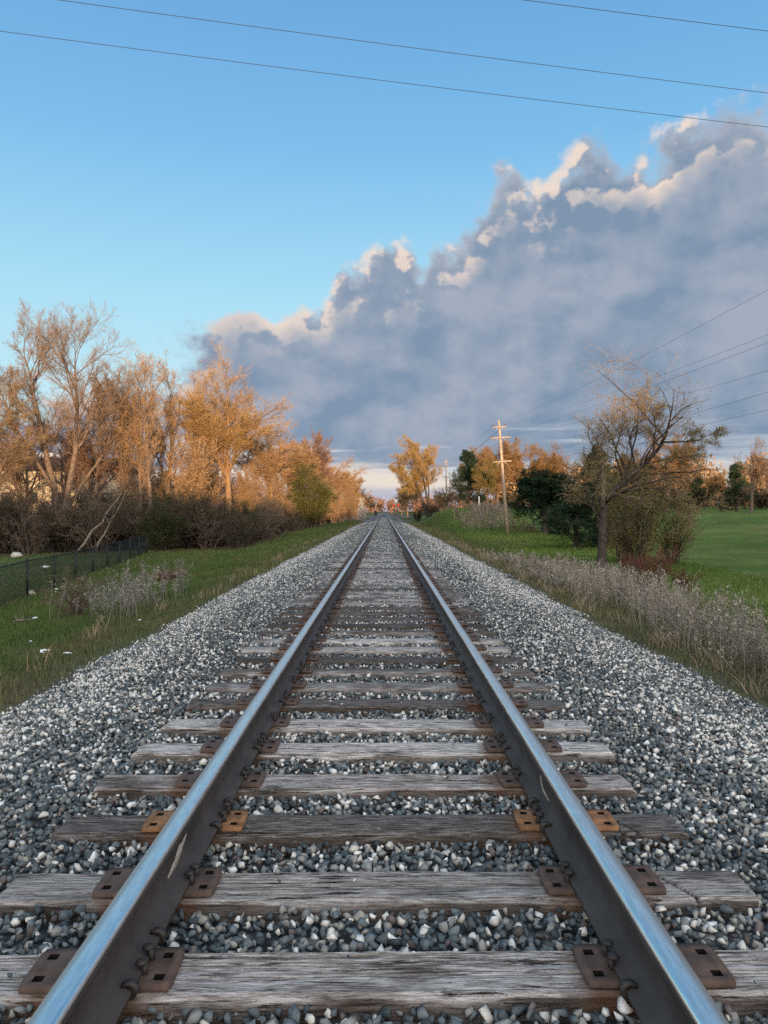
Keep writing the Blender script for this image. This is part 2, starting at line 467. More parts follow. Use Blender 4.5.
# ------------------------------------------------------------------ ties, plates, spikes
tie_y = [1.66, 2.185, 2.70, 3.235, 3.74, 4.245, 4.725, 5.26]
while tie_y[-1] < 172: tie_y.append(tie_y[-1] + .513 + rng.uniform(-.025, .025))
tie_y = tie_y[:300]

def tie_mesh(L, W, H, nxx, nyy, cracks, seed, cuts=()):
    g = np.random.default_rng(seed)
    x = np.linspace(-L / 2, L / 2, nxx); y = np.linspace(-W / 2, W / 2, nyy)
    X, Y = np.meshgrid(x, y)
    Z = .010 * (fbm(X * 1.7 + seed, Y * 9, 3) - .5) + .004 * (fbm(X * 9 + seed, Y * 70, 3) - .5)
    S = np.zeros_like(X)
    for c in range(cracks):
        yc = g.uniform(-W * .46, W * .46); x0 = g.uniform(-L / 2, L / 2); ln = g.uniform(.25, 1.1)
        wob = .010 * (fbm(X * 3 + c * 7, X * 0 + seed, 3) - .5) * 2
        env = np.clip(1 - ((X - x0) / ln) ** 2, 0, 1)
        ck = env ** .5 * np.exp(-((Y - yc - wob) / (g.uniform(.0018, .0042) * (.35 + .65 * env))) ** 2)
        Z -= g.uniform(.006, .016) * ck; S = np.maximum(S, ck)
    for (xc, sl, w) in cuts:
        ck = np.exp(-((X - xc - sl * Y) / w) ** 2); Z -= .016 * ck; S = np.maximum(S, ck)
    # rounded, chewed long edges and ends
    ed = (np.abs(Y) / (W / 2)); ex = (np.abs(X) / (L / 2))
    Z -= (.010 + .016 * fbm(X * 5 + seed, Y * 3, 3)) * np.clip((ed - .84) / .16, 0, 1) ** 2
    Z -= .03 * fbm(X * 3, Y * 14 + seed, 3) * np.clip((ex - .985) / .015, 0, 1) ** 2
    Yd = Y + np.sign(Y) * (ed > .99) * .014 * (fbm(X * 4 + seed * 3, Y, 3) - .5)
    Xd = X + np.sign(X) * (ex > .999) * .04 * (fbm(X, Y * 18 + seed, 3) - .5)
    V = [np.stack([Xd, Yd, Z], -1).reshape(-1, 3)]
    a = (np.arange(nyy - 1)[:, None] * nxx + np.arange(nxx - 1)[None]).ravel()
    Q = [np.stack([a, a + 1, a + nxx + 1, a + nxx], -1)]
    # skirt: walk the boundary and drop it
    bd = np.concatenate([np.arange(nxx), np.arange(1, nyy) * nxx + nxx - 1, (nyy - 1) * nxx + np.arange(nxx - 2, -1, -1), np.arange(nyy - 2, 0, -1) * nxx])
    n0 = len(V[0]); prev = bd
    for lv, dz in enumerate((.03, .075, H)):
        P = V[0][bd].copy(); P[:, 2] = P[:, 2] - dz
        P[:, 1] += .012 * (fbm(P[:, 0] * 5 + lv, P[:, 2] * 12 + seed, 2) - .5)
        idx = n0 + np.arange(len(bd)); V.append(P)
        Q.append(np.stack([prev, idx, np.roll(idx, -1), np.roll(prev, -1)], -1))
        prev = idx; n0 += len(bd)
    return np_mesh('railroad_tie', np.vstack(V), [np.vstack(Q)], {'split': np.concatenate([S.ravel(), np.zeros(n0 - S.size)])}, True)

def plate_mesh():
    """plate lies in local coords: x from gauge side (-.094) to field side (.30) measured outward from -rail foot; four square holes"""
    xs_ = [-.165, -.137, -.108, -.085, .085, .105, .13, .203, .233, .26]
    ys_ = [-.095, -.066, -.038, .038, .066, .095]
    holes = {(1, 1), (1, 3), (7, 1), (7, 3)}
    V = []; Q = []; idx = {}
    def v(i, j, k):
        key = (i, j, k)
        if key not in idx:
            z = .015 if k else 0.0
            cx = -.006 if (i in (0, len(xs_) - 1) and j in (0, len(ys_) - 1)) else 0
            px = xs_[i] - cx * (-1 if i == 0 else 1) * -1 if cx else xs_[i]
            V.append((px, ys_[j], z)); idx[key] = len(V) - 1
        return idx[key]
    mi = []
    cells = {(i, j) for i in range(len(xs_) - 1) for j in range(len(ys_) - 1)} - holes
    for (i, j) in cells:
        Q.append((v(i, j, 1), v(i + 1, j, 1), v(i + 1, j + 1, 1), v(i, j + 1, 1))); mi.append(0)
        for (di, dj, a, b) in ((-1, 0, (i, j + 1), (i, j)), (1, 0, (i + 1, j), (i + 1, j + 1)), (0, -1, (i, j), (i + 1, j)), (0, 1, (i + 1, j + 1), (i, j + 1))):
            if (i + di, j + dj) not in cells:
                Q.append((v(*a, 1), v(*a, 0), v(*b, 0), v(*b, 1))); mi.append(1 if (i + di, j + dj) in holes else 0)
    nq = len(Q)
    for (i, j) in holes: Q.append(tuple(len(V) + k for k in range(4))); V += [(xs_[i], ys_[j], .001), (xs_[i + 1], ys_[j], .001), (xs_[i + 1], ys_[j + 1], .001), (xs_[i], ys_[j + 1], .001)]
    me = np_mesh('tie_plate', V, [np.array(Q)]); me.polygons.foreach_set('material_index', np.array(mi + [1] * (len(Q) - nq), np.int32)); return me
def spike_mesh():
    m = MB()
    m.box((0, 0, .010), (.016, .016, .05))
    bm = bmesh.new(); bmesh.ops.create_uvsphere(bm, u_segments=10, v_segments=6, radius=1)
    V = [(v.co.x * .019 + .007, v.co.y * .016, max(v.co.z, -.35) * .011 + .036) for v in bm.verts]
    bmesh.ops.triangulate(bm, faces=bm.faces[:]); T = [[v.index for v in f.verts] for f in bm.faces]; bm.free()
    m.add(V, None, T)
    return m.mesh('spike')
PL = plate_mesh(); PL.materials.append(M['rust']); PL.materials.append(M['hole'])
PLO = PL.copy(); PLO.materials[0] = M['rust_o']
SP = spike_mesh(); SP.materials.append(M['iron'])

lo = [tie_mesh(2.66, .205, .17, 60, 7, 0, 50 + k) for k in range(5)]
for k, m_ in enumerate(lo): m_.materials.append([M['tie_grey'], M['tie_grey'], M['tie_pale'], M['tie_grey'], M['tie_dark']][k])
# per tie: material, x centre, length
near = {
    0: ('tie_grey', -.03, 2.66), 1: ('tie_grey', -.03, 2.66), 2: ('tie_pale', -.012, 2.69), 3: ('tie_dark', -.045, 2.68),
    4: ('tie_grey', -.085, 2.66), 5: ('tie_pale', -.045, 2.69), 6: ('tie_pale', -.04, 2.68), 7: ('tie_dark', -.045, 2.65)}
tie_labels = {
    0: 'grey railroad tie just under the lower edge of the view, closest of all',
    1: 'deeply grained grey-brown tie across the bottom of the picture, second closest',
    2: 'pale bleached tie with a slanting crack near its end, next after the deeply grained one',
    3: 'dark brown tie carrying two orange rusty plates, with two slanting cuts',
    4: 'grey-brown tie just beyond the dark one with orange plates',
    5: 'pale brown-flecked tie, second one beyond the dark tie with orange plates',
    6: 'bleached pale tie just in front of a dark grey tie',
    7: 'dark grey tie just beyond two pale ties, second dark one from the camera',
    8: 'weathered tie just beyond the second dark tie',
    9: 'weathered tie, second beyond the second dark tie',
    10: 'weathered tie, third beyond the second dark tie'}
G_TIE = 'railroad ties under the rails'
for i, y in enumerate(tie_y):
    g_ = np.random.default_rng(900 + i)
    if i in near:
        mt, cx, L = near[i]
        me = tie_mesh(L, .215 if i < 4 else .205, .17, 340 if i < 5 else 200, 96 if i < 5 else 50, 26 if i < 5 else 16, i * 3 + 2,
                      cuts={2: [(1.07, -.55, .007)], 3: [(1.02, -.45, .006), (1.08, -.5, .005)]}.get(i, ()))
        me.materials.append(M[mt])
    else:
        me = lo[g_.integers(0, 5)]; cx = -.04 + g_.uniform(-.04, .04)
    t_ = mkobj('railroad_tie', me)
    t_.location = (cx, y, g_.uniform(-.006, .004)); t_.rotation_euler = (0, 0, g_.uniform(-.012, .012) if i > 0 else 0)
    tag(t_, tie_labels.get(i, 'weathered wooden tie farther down the track, alike and too far to tell from its neighbours'), 'railroad tie', G_TIE)
    if i < 100:
        for sgn in (-1, 1):
            p_ = mkobj('tie_plate', PLO if i == 3 else PL, parent=t_)
            # local x of plate points outward from the track centre on both sides
            p_.location = (sgn * .7525 - cx, g_.uniform(-.008, .008), .004)
            p_.rotation_euler = (0, 0, (0 if sgn > 0 else math.pi) + g_.uniform(-.02, .02))
            if i < 26:
                spots = [(-.078, -.03, 0), (-.078, .035, 0)] if i % 3 else [(-.078, -.051, 0), (-.078, .03, 0)]
                spots += [(.078, .0, math.pi)]
                for (sx_, sy_, rz_) in spots:
                    s_ = mkobj('spike', SP, parent=p_)
                    s_.location = (sx_, sy_, .010 + g_.uniform(0, .012))
                    s_.rotation_euler = (g_.uniform(-.1, .1), g_.uniform(-.1, .1), rz_ + g_.uniform(-.3, .3))

# ------------------------------------------------------------------ rails
prof = [(-.070, 0), (.070, 0), (.070, .011), (.030, .021), (.012, .034), (.0085, .06), (.0085, .10), (.012, .122), (.0335, .131), (.0355, .139), (.0355, .156), (.031, .1635), (.022, .1668), (.008, .168), (-.008, .168), (-.022, .1668), (-.031, .1635), (-.0355, .156), (-.0355, .139), (-.0335, .131), (-.012, .122), (-.0085, .10), (-.0085, .06), (-.012, .034), (-.030, .021), (-.070, .011)]
prof = [(px * 1.04, pz * 1.13) for px, pz in prof]
def rail(x0, label):
    ys_ = np.concatenate([np.arange(-3, 30, 1.0), np.geomspace(30, 440, 60)])
    n = len(prof); V = np.array([(px, yy, pz) for yy in ys_ for (px, pz) in prof])
    Q = []; mi = []
    for a in range(len(ys_) - 1):
        for k in range(n):
            k2 = (k + 1) % n
            Q.append((a * n + k, a * n + k2, (a + 1) * n + k2, (a + 1) * n + k)); mi.append(1 if 10 <= k <= 16 else 0)
    me = np_mesh('rail', V, [np.array(Q)])
    me.materials.append(M['steel']); me.materials.append(M['rail_head'])
    me.polygons.foreach_set('material_index', np.array(mi, np.int32))
    o = mkobj('rail', me, loc=(x0, 0, .020))
    tag(o, label, 'rail', 'pair of steel rails')
    return o
railL = rail(-.7525, 'long steel rail with a polished top and a pale clay smear on its dark web')
railR = rail(.7525, 'long steel rail with a polished top and a thin curved scratch on its web')

def anchor_mesh():
    path = [(-.045, .022), (-.060, .033), (-.074, .033), (-.084, .020), (-.087, .004), (-.082, -.012), (-.066, -.016)]
    m = MB(); V = []; Q = []
    P = np.array(path); T = np.gradient(P, axis=0); T /= np.linalg.norm(T, axis=1)[:, None]
    N = np.stack([-T[:, 1], T[:, 0]], -1)
    th = np.array([.004, .008, .010, .010, .009, .008, .005])[:, None]
    for sgn in (1, -1):
        q = P + sgn * N * th
        for yy in (-.014, .014): V += [(a, yy, b) for a, b in q]
    n = len(P)
    for i in range(n - 1):
        for (a, b) in ((0, 1), (1, 3), (3, 2), (2, 0)):
            Q.append((a * n + i, a * n + i + 1, b * n + i + 1, b * n + i))
    Q += [(0, n, 3 * n, 2 * n), (n - 1, 2 * n - 1 + 0, 4 * n - 1, 3 * n - 1)]
    m.add(V, Q); return m.mesh('rail_anchor')
AN = anchor_mesh(); AN.materials.append(M['iron'])
for rl, sgn in ((railL, -1), (railR, 1)):
    for i in (1, 3, 5, 7, 9, 11, 13, 15, 17, 19, 21, 23):
        for dy in (.128, -.130):
            if i == 1 and dy > 0 and sgn > 0: continue
            a_ = mkobj('rail_anchor', AN, parent=rl)
            a_.scale = (.93, .75, .72); a_.location = (0, tie_y[i] + dy, .004)
            a_.rotation_euler = (0, 0, 0 if sgn > 0 else math.pi)

def smear(rl, xw, pts, name):
    """irregular pale patch of dried clay, a few mm thick, on the web of a rail (local y,z outline)"""
    m = MB(); n = len(pts)
    s = 1 if xw > 0 else -1
    V = [(xw, y, z) for y, z in pts] + [(xw + s * .0035, y, z) for y, z in [(np.mean([p[0] for p in pts]) + (y - np.mean([p[0] for p in pts])) * .9, np.mean([p[1] for p in pts]) + (z - np.mean([p[1] for p in pts])) * .9) for y, z in pts]]
    Q = [(k, (k + 1) % n, n + (k + 1) % n, n + k) for k in range(n)]
    V.append((xw + s * .004, np.mean([p[0] for p in pts]), np.mean([p[1] for p in pts])))
    T = [(n + k, n + (k + 1) % n, 2 * n) for k in range(n)]
    m.add(V, Q, T); return m.build(name, M['clay'], rl)
smear(railL, .0085, [(2.60, .035), (2.66, .033), (2.73, .04), (2.78, .055), (2.86, .10), (2.80, .088), (2.75, .095), (2.70, .07), (2.64, .06), (2.59, .05)], 'clay_smear')
smear(railR, -.0085, [(3.28, .045), (3.40, .04), (3.46, .06), (3.48, .10), (3.46, .10), (3.43, .07), (3.38, .052), (3.28, .055)], 'scratch')

# ------------------------------------------------------------------ ballast stones
def rock_variants(nv, npts, seed):
    g = np.random.default_rng(seed); out = []
    for k in range(nv):
        p = _norm(g.normal(size=(npts, 3))) * g.uniform(.82, 1.1, (npts, 1))
        p *= np.array([1, g.uniform(.68, .95), g.uniform(.5, .8)])
        bm = bmesh.new()
        for q in p: bm.verts.new(q)
        r = bmesh.ops.convex_hull(bm, input=bm.verts[:])
        bmesh.ops.delete(bm, geom=list({e for e in r['geom_interior'] + r['geom_unused'] if isinstance(e, bmesh.types.BMVert)}), context='VERTS')
        bmesh.ops.triangulate(bm, faces=bm.faces[:])
        bm.verts.index_update()
        V = np.array([v.co[:] for v in bm.verts]); T = np.array([[v.index for v in f.verts] for f in bm.faces])
        bm.free(); out.append((V, T))
    return out

def rotmats(g, n, tilt=1.0):
    q = _norm(g.normal(size=(n, 4)) * np.array([1, tilt, tilt, 1]))
    w, x, y, z = q.T
    return np.stack([np.stack([1 - 2 * (y * y + z * z), 2 * (x * y - z * w), 2 * (x * z + y * w)], -1),
                     np.stack([2 * (x * y + z * w), 1 - 2 * (x * x + z * z), 2 * (y * z - x * w)], -1),
                     np.stack([2 * (x * z - y * w), 2 * (y * z + x * w), 1 - 2 * (x * x + y * y)], -1)], 1)

def stone_points(y0, y1, sp, g):
    gx = np.arange(-4.2, 4.2, sp); gy = np.arange(y0, y1, sp)
    X, Y = np.meshgrid(gx, gy); X[1::2] += sp / 2
    X = X.ravel() + g.uniform(-.42, .42, X.size) * sp; Y = Y.ravel() + g.uniform(-.42, .42, Y.size) * sp
    k = np.abs(X) < .54 * Y + 1.0
    edge = 3.45 + .35 * (fbm(X * .5 + 5, Y * .8, 3) - .5) * 2 + g.exponential(.10, X.size) * (g.random(X.size) < .35)
    k &= np.abs(X) < edge
    X, Y = X[k], Y[k]
    # keep the ties and rails clear
    ty = np.array(tie_y); j = np.clip(np.searchsorted(ty, Y), 1, len(ty) - 1)
    d = np.minimum(np.abs(Y - ty[j - 1]), np.abs(Y - ty[j]))
    ontie = (d < .112) & (X > -1.37) & (X < 1.30)
    onrail = (np.abs(np.abs(X) - .7525) < .062)
    few = g.random(X.size) < .012
    k = (~ontie | (few & ~onrail & (np.abs(np.abs(X) - .77) > .2))) & ~(onrail & (g.random(X.size) < .5))
    return X[k], Y[k], ontie[k], onrail[k]

def stones(y0, y1, sp, smin, smax, variants, g, layers=1.0):
    X, Y, ont, onr = stone_points(y0, y1, sp, g)
    n = len(X)
    size = (smin + (smax - smin) * g.beta(1.3, 2.9, n)) * .93
    size = np.where(ont, size * .55, size)
    zb = bed(X, Y)
    hump = .035 * (fbm(X * 2.3, Y * 2.3, 3) - .5)
    Z = zb + hump + g.uniform(-.008, .016, n) + size * .2 + .040 * ss(5, 40, Y) * (1 - ss(1.5, 2.2, np.abs(X))) + .006
    Z = np.where(ont, .012, Z); Z = np.where(onr, np.minimum(Z, -.055), Z)
    white = .19 + .16 * (fbm(X * .8 + 3, Y * .5, 3) - .5) * 2
    rs = ss(1.7, 2.5, X) * (1 - ss(3.0, 3.6, X)); ls = ss(1.8, 2.6, -X)
    white = white + .36 * rs * (fbm(X * .7, Y * .25 + 8, 2) + .2) + .20 * ls
    u = g.random(n)
    c = np.empty((n, 3))
    dk = g.random((n, 1))
    darkc = np.array([.034, .046, .052]) * (1 - dk) + np.array([.125, .15, .16]) * dk
    warm = g.random((n, 1)) < .13
    darkc = np.where(warm, np.array([.095, .080, .075]) * (.6 + .9 * dk), darkc)
    midc = np.array([.15, .17, .175]) * (1 - dk) + np.array([.27, .255, .225]) * dk
    whc = np.array([.44, .42, .37]) * (1 - dk) + np.array([.64, .63, .60]) * dk
    c = np.where((u < white)[:, None], whc, np.where((u < white + .26)[:, None], midc, darkc))
    Rm = rotmats(g, n, .55)
    vi = g.integers(0, len(variants), n)
    VV = []; TT = []; CC = []; off = 0
    for k, (V, T) in enumerate(variants):
        s = np.where(vi == k)[0]
        if not len(s): continue
        P = np.einsum('nij,vj->nvi', Rm[s], V) * (size[s] * .5)[:, None, None] + np.stack([X[s], Y[s], Z[s]], -1)[:, None, :]
        VV.append(P.reshape(-1, 3)); CC.append(np.repeat(c[s], len(V), 0))
        TT.append((T[None] + (np.arange(len(s)) * len(V))[:, None, None]).reshape(-1, 3) + off); off += len(s) * len(V)
    return np.vstack(VV), np.vstack(TT), np.vstack(CC)

gs = np.random.default_rng(21)
parts = [stones(1.1, 6.0, .030, .026, .070, rock_variants(40, 11, 1), gs),
         stones(1.1, 6.0, .085, .040, .078, rock_variants(20, 11, 5), gs),
         stones(6.0, 14.0, .036, .034, .074, rock_variants(24, 8, 2), gs),
         stones(14.0, 30.0, .048, .045, .085, rock_variants(12, 7, 3), gs),
         stones(30.0, 52.0, .075, .055, .095, rock_variants(8, 6, 4), gs),
         stones(52.0, 95.0, .13, .075, .13, rock_variants(6, 6, 6), gs)]
off = 0; VV = []; TT = []; CC = []
for v_, t_, c_ in parts:
    VV.append(v_); TT.append(t_ + off); CC.append(c_); off += len(v_)
o = mkobj('gravel', np_mesh('gravel', np.vstack(VV), [np.vstack(TT)], {'tint': np.vstack(CC)}), M['stone'])
tag(o, 'crushed grey and white ballast stones around the ties', 'gravel', kind='stuff')
print('stones', off)

# ------------------------------------------------------------------ grass
def blades(X, Y, hmin, hmax, w, colors, g, lean=.5):
    n = len(X); Z = hgt(X, Y) - .01
    h = g.uniform(hmin, hmax, n); a = g.uniform(0, 2 * np.pi, n); b = g.uniform(0, 2 * np.pi, n)
    s = np.stack([np.cos(a), np.sin(a), 0 * a], -1) * np.broadcast_to(w, n)[:, None]
    l = np.stack([np.cos(b), np.sin(b), 0 * b], -1) * (h * g.uniform(.1, lean, n))[:, None]
    B = np.stack([X, Y, Z], -1); up = np.stack([0 * h, 0 * h, h], -1)
    V = np.stack([B - s, B + s, B + up * .6 + l * .4 + s * .6, B + up * .6 + l * .4 - s * .6, B + up + l], 1).reshape(-1, 3)
    i = np.arange(n)[:, None] * 5
    return V, i + np.array([[0, 1, 2, 3]]), i + np.array([[3, 2, 4]]), np.repeat(colors, 5, 0)

def joined(name, items, mat):
    VV = []; QQ = []; TT = []; CC = []; off = 0
    for v, q, t, c in items:
        VV.append(v); QQ.append(q + off); TT.append(t + off); CC.append(c); off += len(v)
    return mkobj(name, np_mesh(name, np.vstack(VV), [np.vstack(QQ), np.vstack(TT)], {'tint': np.vstack(CC)}), mat)

gg = np.random.default_rng(5)
def scatter(x0, x1, y0, y1, n, g): return g.uniform(x0, x1, n), g.uniform(y0, y1, n)
items = []
for (x0, x1, y0, y1, n, h0, h1, w) in ((-12, -3.3, 5, 16, 95000, .05, .13, .005), (-14, -3.4, 16, 32, 75000, .06, .15, .009), (-16, -3.5, 32, 60, 42000, .08, .20, .016), (-40, -11, 25, 56, 50000, .05, .12, .014), (-9.5, -3.6, 60, 130, 26000, .10, .26, .03),
                                       (3.5, 12, 5.5, 20, 60000, .05, .14, .006), (3.6, 14, 20, 45, 45000, .05, .14, .012), (3.7, 16, 45, 112, 40000, .08, .25, .03)):
    X, Y = scatter(x0, x1, y0, y1, n, gg)
    keep = (np.abs(X) < .56 * Y + 1.5) & (gg.random(n) < .35 + .9 * fbm(X * 1.1, Y * 1.1, 3)) & (gg.random(n) < ss(3.3, 3.9, np.abs(X) + .6 * (fbm(X, Y, 2) - .5)) + .03)
    X, Y = X[keep], Y[keep]
    c = soil(X, Y) * gg.uniform(.6, 1.35, (len(X), 1)) * np.array([1.05, 1.1, .95])
    tall = 1 + .8 * ss(.55, .75, fbm(X * .5 + 77, Y * .5, 3))
    v, q, t, cc = blades(X, Y, h0, h1, w, c, gg)
    items.append((v, q, t, cc))
o = joined('grass', items, M['blade'])
tag(o, 'rough green spring grass on the verges beside the ballast', 'grass', kind='stuff')
# straw tussocks along the stones
items = []
for k in range(150):
    side = 1 if gg.random() < .8 else -1
    cy = 6 + 40 * gg.random() ** 1.5; cx = side * (3.75 + abs(gg.normal(0, .45)))
    n = gg.integers(14, 40); X = cx + gg.normal(0, .07, n); Y = cy + gg.normal(0, .07, n)
    c = np.array([.23, .19, .125]) * gg.uniform(.55, 1.2, (n, 1))
    items.append(blades(X, Y, .08, .26, .004 + cy * .0003, c, gg, 1.1))
o = joined('dry_grass', items, M['dry'])
tag(o, 'pale straw tussocks along the foot of the ballast', 'dry grass', kind='stuff')

# ------------------------------------------------------------------ tall dead weeds
def weeds(name, spots, hmin, hmax, base, g, label):
    items = []; n = len(spots)
    X = spots[:, 0]; Y = spots[:, 1]; Z = hgt(X, Y)
    h = g.uniform(hmin, hmax, n) * (.75 + .5 * fbm(X * .6, Y * .6, 3)) * (1 - .55 * ss(17, 31, Y) * (Y < 60))
    a = g.uniform(0, 2 * np.pi, n); lean = g.uniform(0, .22, n) * h; lean = np.where(g.random(n) < .12, h * g.uniform(.5, 1.1, n), lean); h = np.where(lean > .4 * h, h * .7, h)
    B = np.stack([X, Y, Z - .02], -1)
    D = np.stack([np.cos(a) * lean, np.sin(a) * lean, h], -1)
    tt = np.array([0, .35, .7, 1.0])
    P = B[:, None] + D[:, None] * tt[None, :, None]
    P[:, 1:, :2] += g.normal(0, .012, (n, 3, 2))
    wd = (.0019 + .00017 * Y)[:, None] * np.array([1.2, 1, .8, .5])
    cs = base * g.uniform(.6, 1.35, (n, 1))
    VV, QQ, CC, TT, off = [], [], [], [], 0
    for rep in range(2):
        v, q = ribbons(P, wd, g); VV.append(v); QQ.append(q + off); CC.append(np.repeat(cs, 8, 0)); off += len(v)
    # side twigs, rising
    k = 12; idx = np.repeat(np.arange(n), k); t = g.uniform(.35, .98, n * k)
    b = g.uniform(0, 2 * np.pi, n * k); ln = h[idx] * g.uniform(.08, .24, n * k) * (1.25 - t)* 1.4
    S = B[idx] + D[idx] * t[:, None]; E = S + np.stack([np.cos(b) * ln * .55, np.sin(b) * ln * .55, ln], -1)
    P2 = np.stack([S, (S + E) / 2 + g.normal(0, .008, S.shape), E], 1)
    v, q = ribbons(P2, (wd[idx, 1] * .6)[:, None] * np.array([1, .8, .6]), g); VV.append(v); QQ.append(q + off); CC.append(np.repeat(cs[idx], 6, 0)); off += len(v)
    # seed heads: little fluffy scraps near tips
    kk = 3; C = np.repeat(E, kk, 0) + g.normal(0, .012, (len(E) * kk, 3)); s = g.uniform(.005, .013, len(C)) * (1 + Y[np.repeat(idx, kk)] * .02)
    tri = C[:, None] + g.normal(size=(len(C), 3, 3)) * s[:, None, None]
    VV.append(tri.reshape(-1, 3)); TT.append(np.arange(len(C) * 3).reshape(-1, 3) + off); CC.append(np.repeat(np.repeat(cs[idx], kk, 0) * 1.25, 3, 0))
    o = mkobj(name, np_mesh(name, np.vstack(VV), [np.vstack(QQ), np.vstack(TT)], {'tint': np.vstack(CC)}), M['dry'])
    tag(o, label, 'weeds', kind='stuff')
gw = np.random.default_rng(11)
pts = []
while len(pts) < 1500:
    y = 6.2 + 24 * gw.random() ** 1.35
    w0 = 4.0; w1 = 5.7 + 2.3 * ss(12, 26, y)
    x = w0 + (w1 - w0) * gw.random()
    if fbm(x * .9 + 3, y * .7, 3) + .25 * gw.random() > .50: pts.append((x, y))
weeds('tall_weeds', np.array(pts), .30, 1.0, np.array([.205, .182, .15]), gw, 'tall dead grey weed stalks beside the ballast below the leaning tree')
pts = []
while len(pts) < 120:
    y = gw.uniform(12.2, 16.5); x = -(4.3 + abs(gw.normal(0, .7)))
    if fbm(x * 1.1 + 13, y * .8, 3) > .46: pts.append((x, y))
weeds('dead_weeds', np.array(pts), .4, .95, np.array([.17, .16, .14]), gw, 'sparse dead weed stalks in the grass near the chain-link fence')
pts = np.stack([gw.uniform(8.5, 15.5, 900), gw.uniform(74, 106, 900)], -1)
pts = pts[fbm(pts[:, 0] * .4, pts[:, 1] * .2, 3) > .42]
weeds('bank_weeds', pts, .5, 1.3, np.array([.20, .165, .13]), gw, 'brown dead weeds on the grassy bank beyond the utility pole')

# ------------------------------------------------------------------ trees
def pos(px, d): return (px - 384.5) * d / F + CAMX
def topz(py, d): return CAMZ + (511 - py) * d / F

def grow(P, Rr, k, t0, t1, ang, ratio, n, up, wob, g, fall=.5, angj=.25, rr=.62):
    B, m, _ = P.shape
    idx = np.repeat(np.arange(B), k); C = len(idx)
    t = t0 + (t1 - t0) * ((np.tile(np.arange(k), B) + g.random(C)) / k)
    f = t * (m - 1); i = np.minimum(f.astype(int), m - 2); fr = (f - i)[:, None]
    S = P[idx, i] * (1 - fr) + P[idx, i + 1] * fr
    T = _norm(P[idx, i + 1] - P[idx, i])
    Rb = Rr[idx, i] * (1 - fr[:, 0]) + Rr[idx, i + 1] * fr[:, 0]
    L = np.linalg.norm(np.diff(P, axis=1), axis=2).sum(1)[idx]
    q = g.normal(size=(C, 3)); q = _norm(q - (q * T).sum(1, keepdims=True) * T)
    th = ang * (1 + angj * g.normal(size=C)); th = np.clip(th, .15, 1.5)
    D = T * np.cos(th)[:, None] + q * np.sin(th)[:, None]
    D[:, 2] += up * .5; D = _norm(D)
    ln = L * ratio * (1 - fall * t) * g.uniform(.65, 1.25, C)
    out = np.empty((C, n, 3)); out[:, 0] = S; cur = D
    for s in range(1, n):
        cur = cur + wob * g.normal(size=(C, 3)); cur[:, 2] += up; cur = _norm(cur)
        out[:, s] = out[:, s - 1] + cur * (ln / (n - 1))[:, None]
    r0 = np.minimum(Rb * rr, ln * .016)
    taper = np.linspace(1, .35, n)
    return out, r0[:, None] * taper[None]

def poly(ctrl, n, g=None, wob=0):
    c = np.asarray(ctrl, float); s = np.concatenate([[0], np.cumsum(np.linalg.norm(np.diff(c[:, :3], axis=0), axis=1))])
    u = np.linspace(0, s[-1], n)
    # smooth by sampling a Catmull-like cubic through np.interp + blur
    P = np.stack([np.interp(u, s, c[:, j]) for j in range(c.shape[1])], -1)
    for _ in range(2): P[1:-1, :3] = .25 * P[:-2, :3] + .5 * P[1:-1, :3] + .25 * P[2:, :3]
    if g is not None: P[1:, :3] += wob * np.cumsum(g.normal(size=(n - 1, 3)) * np.array([1, 1, .2]), axis=0)
    return P[:, :3], P[:, 3]

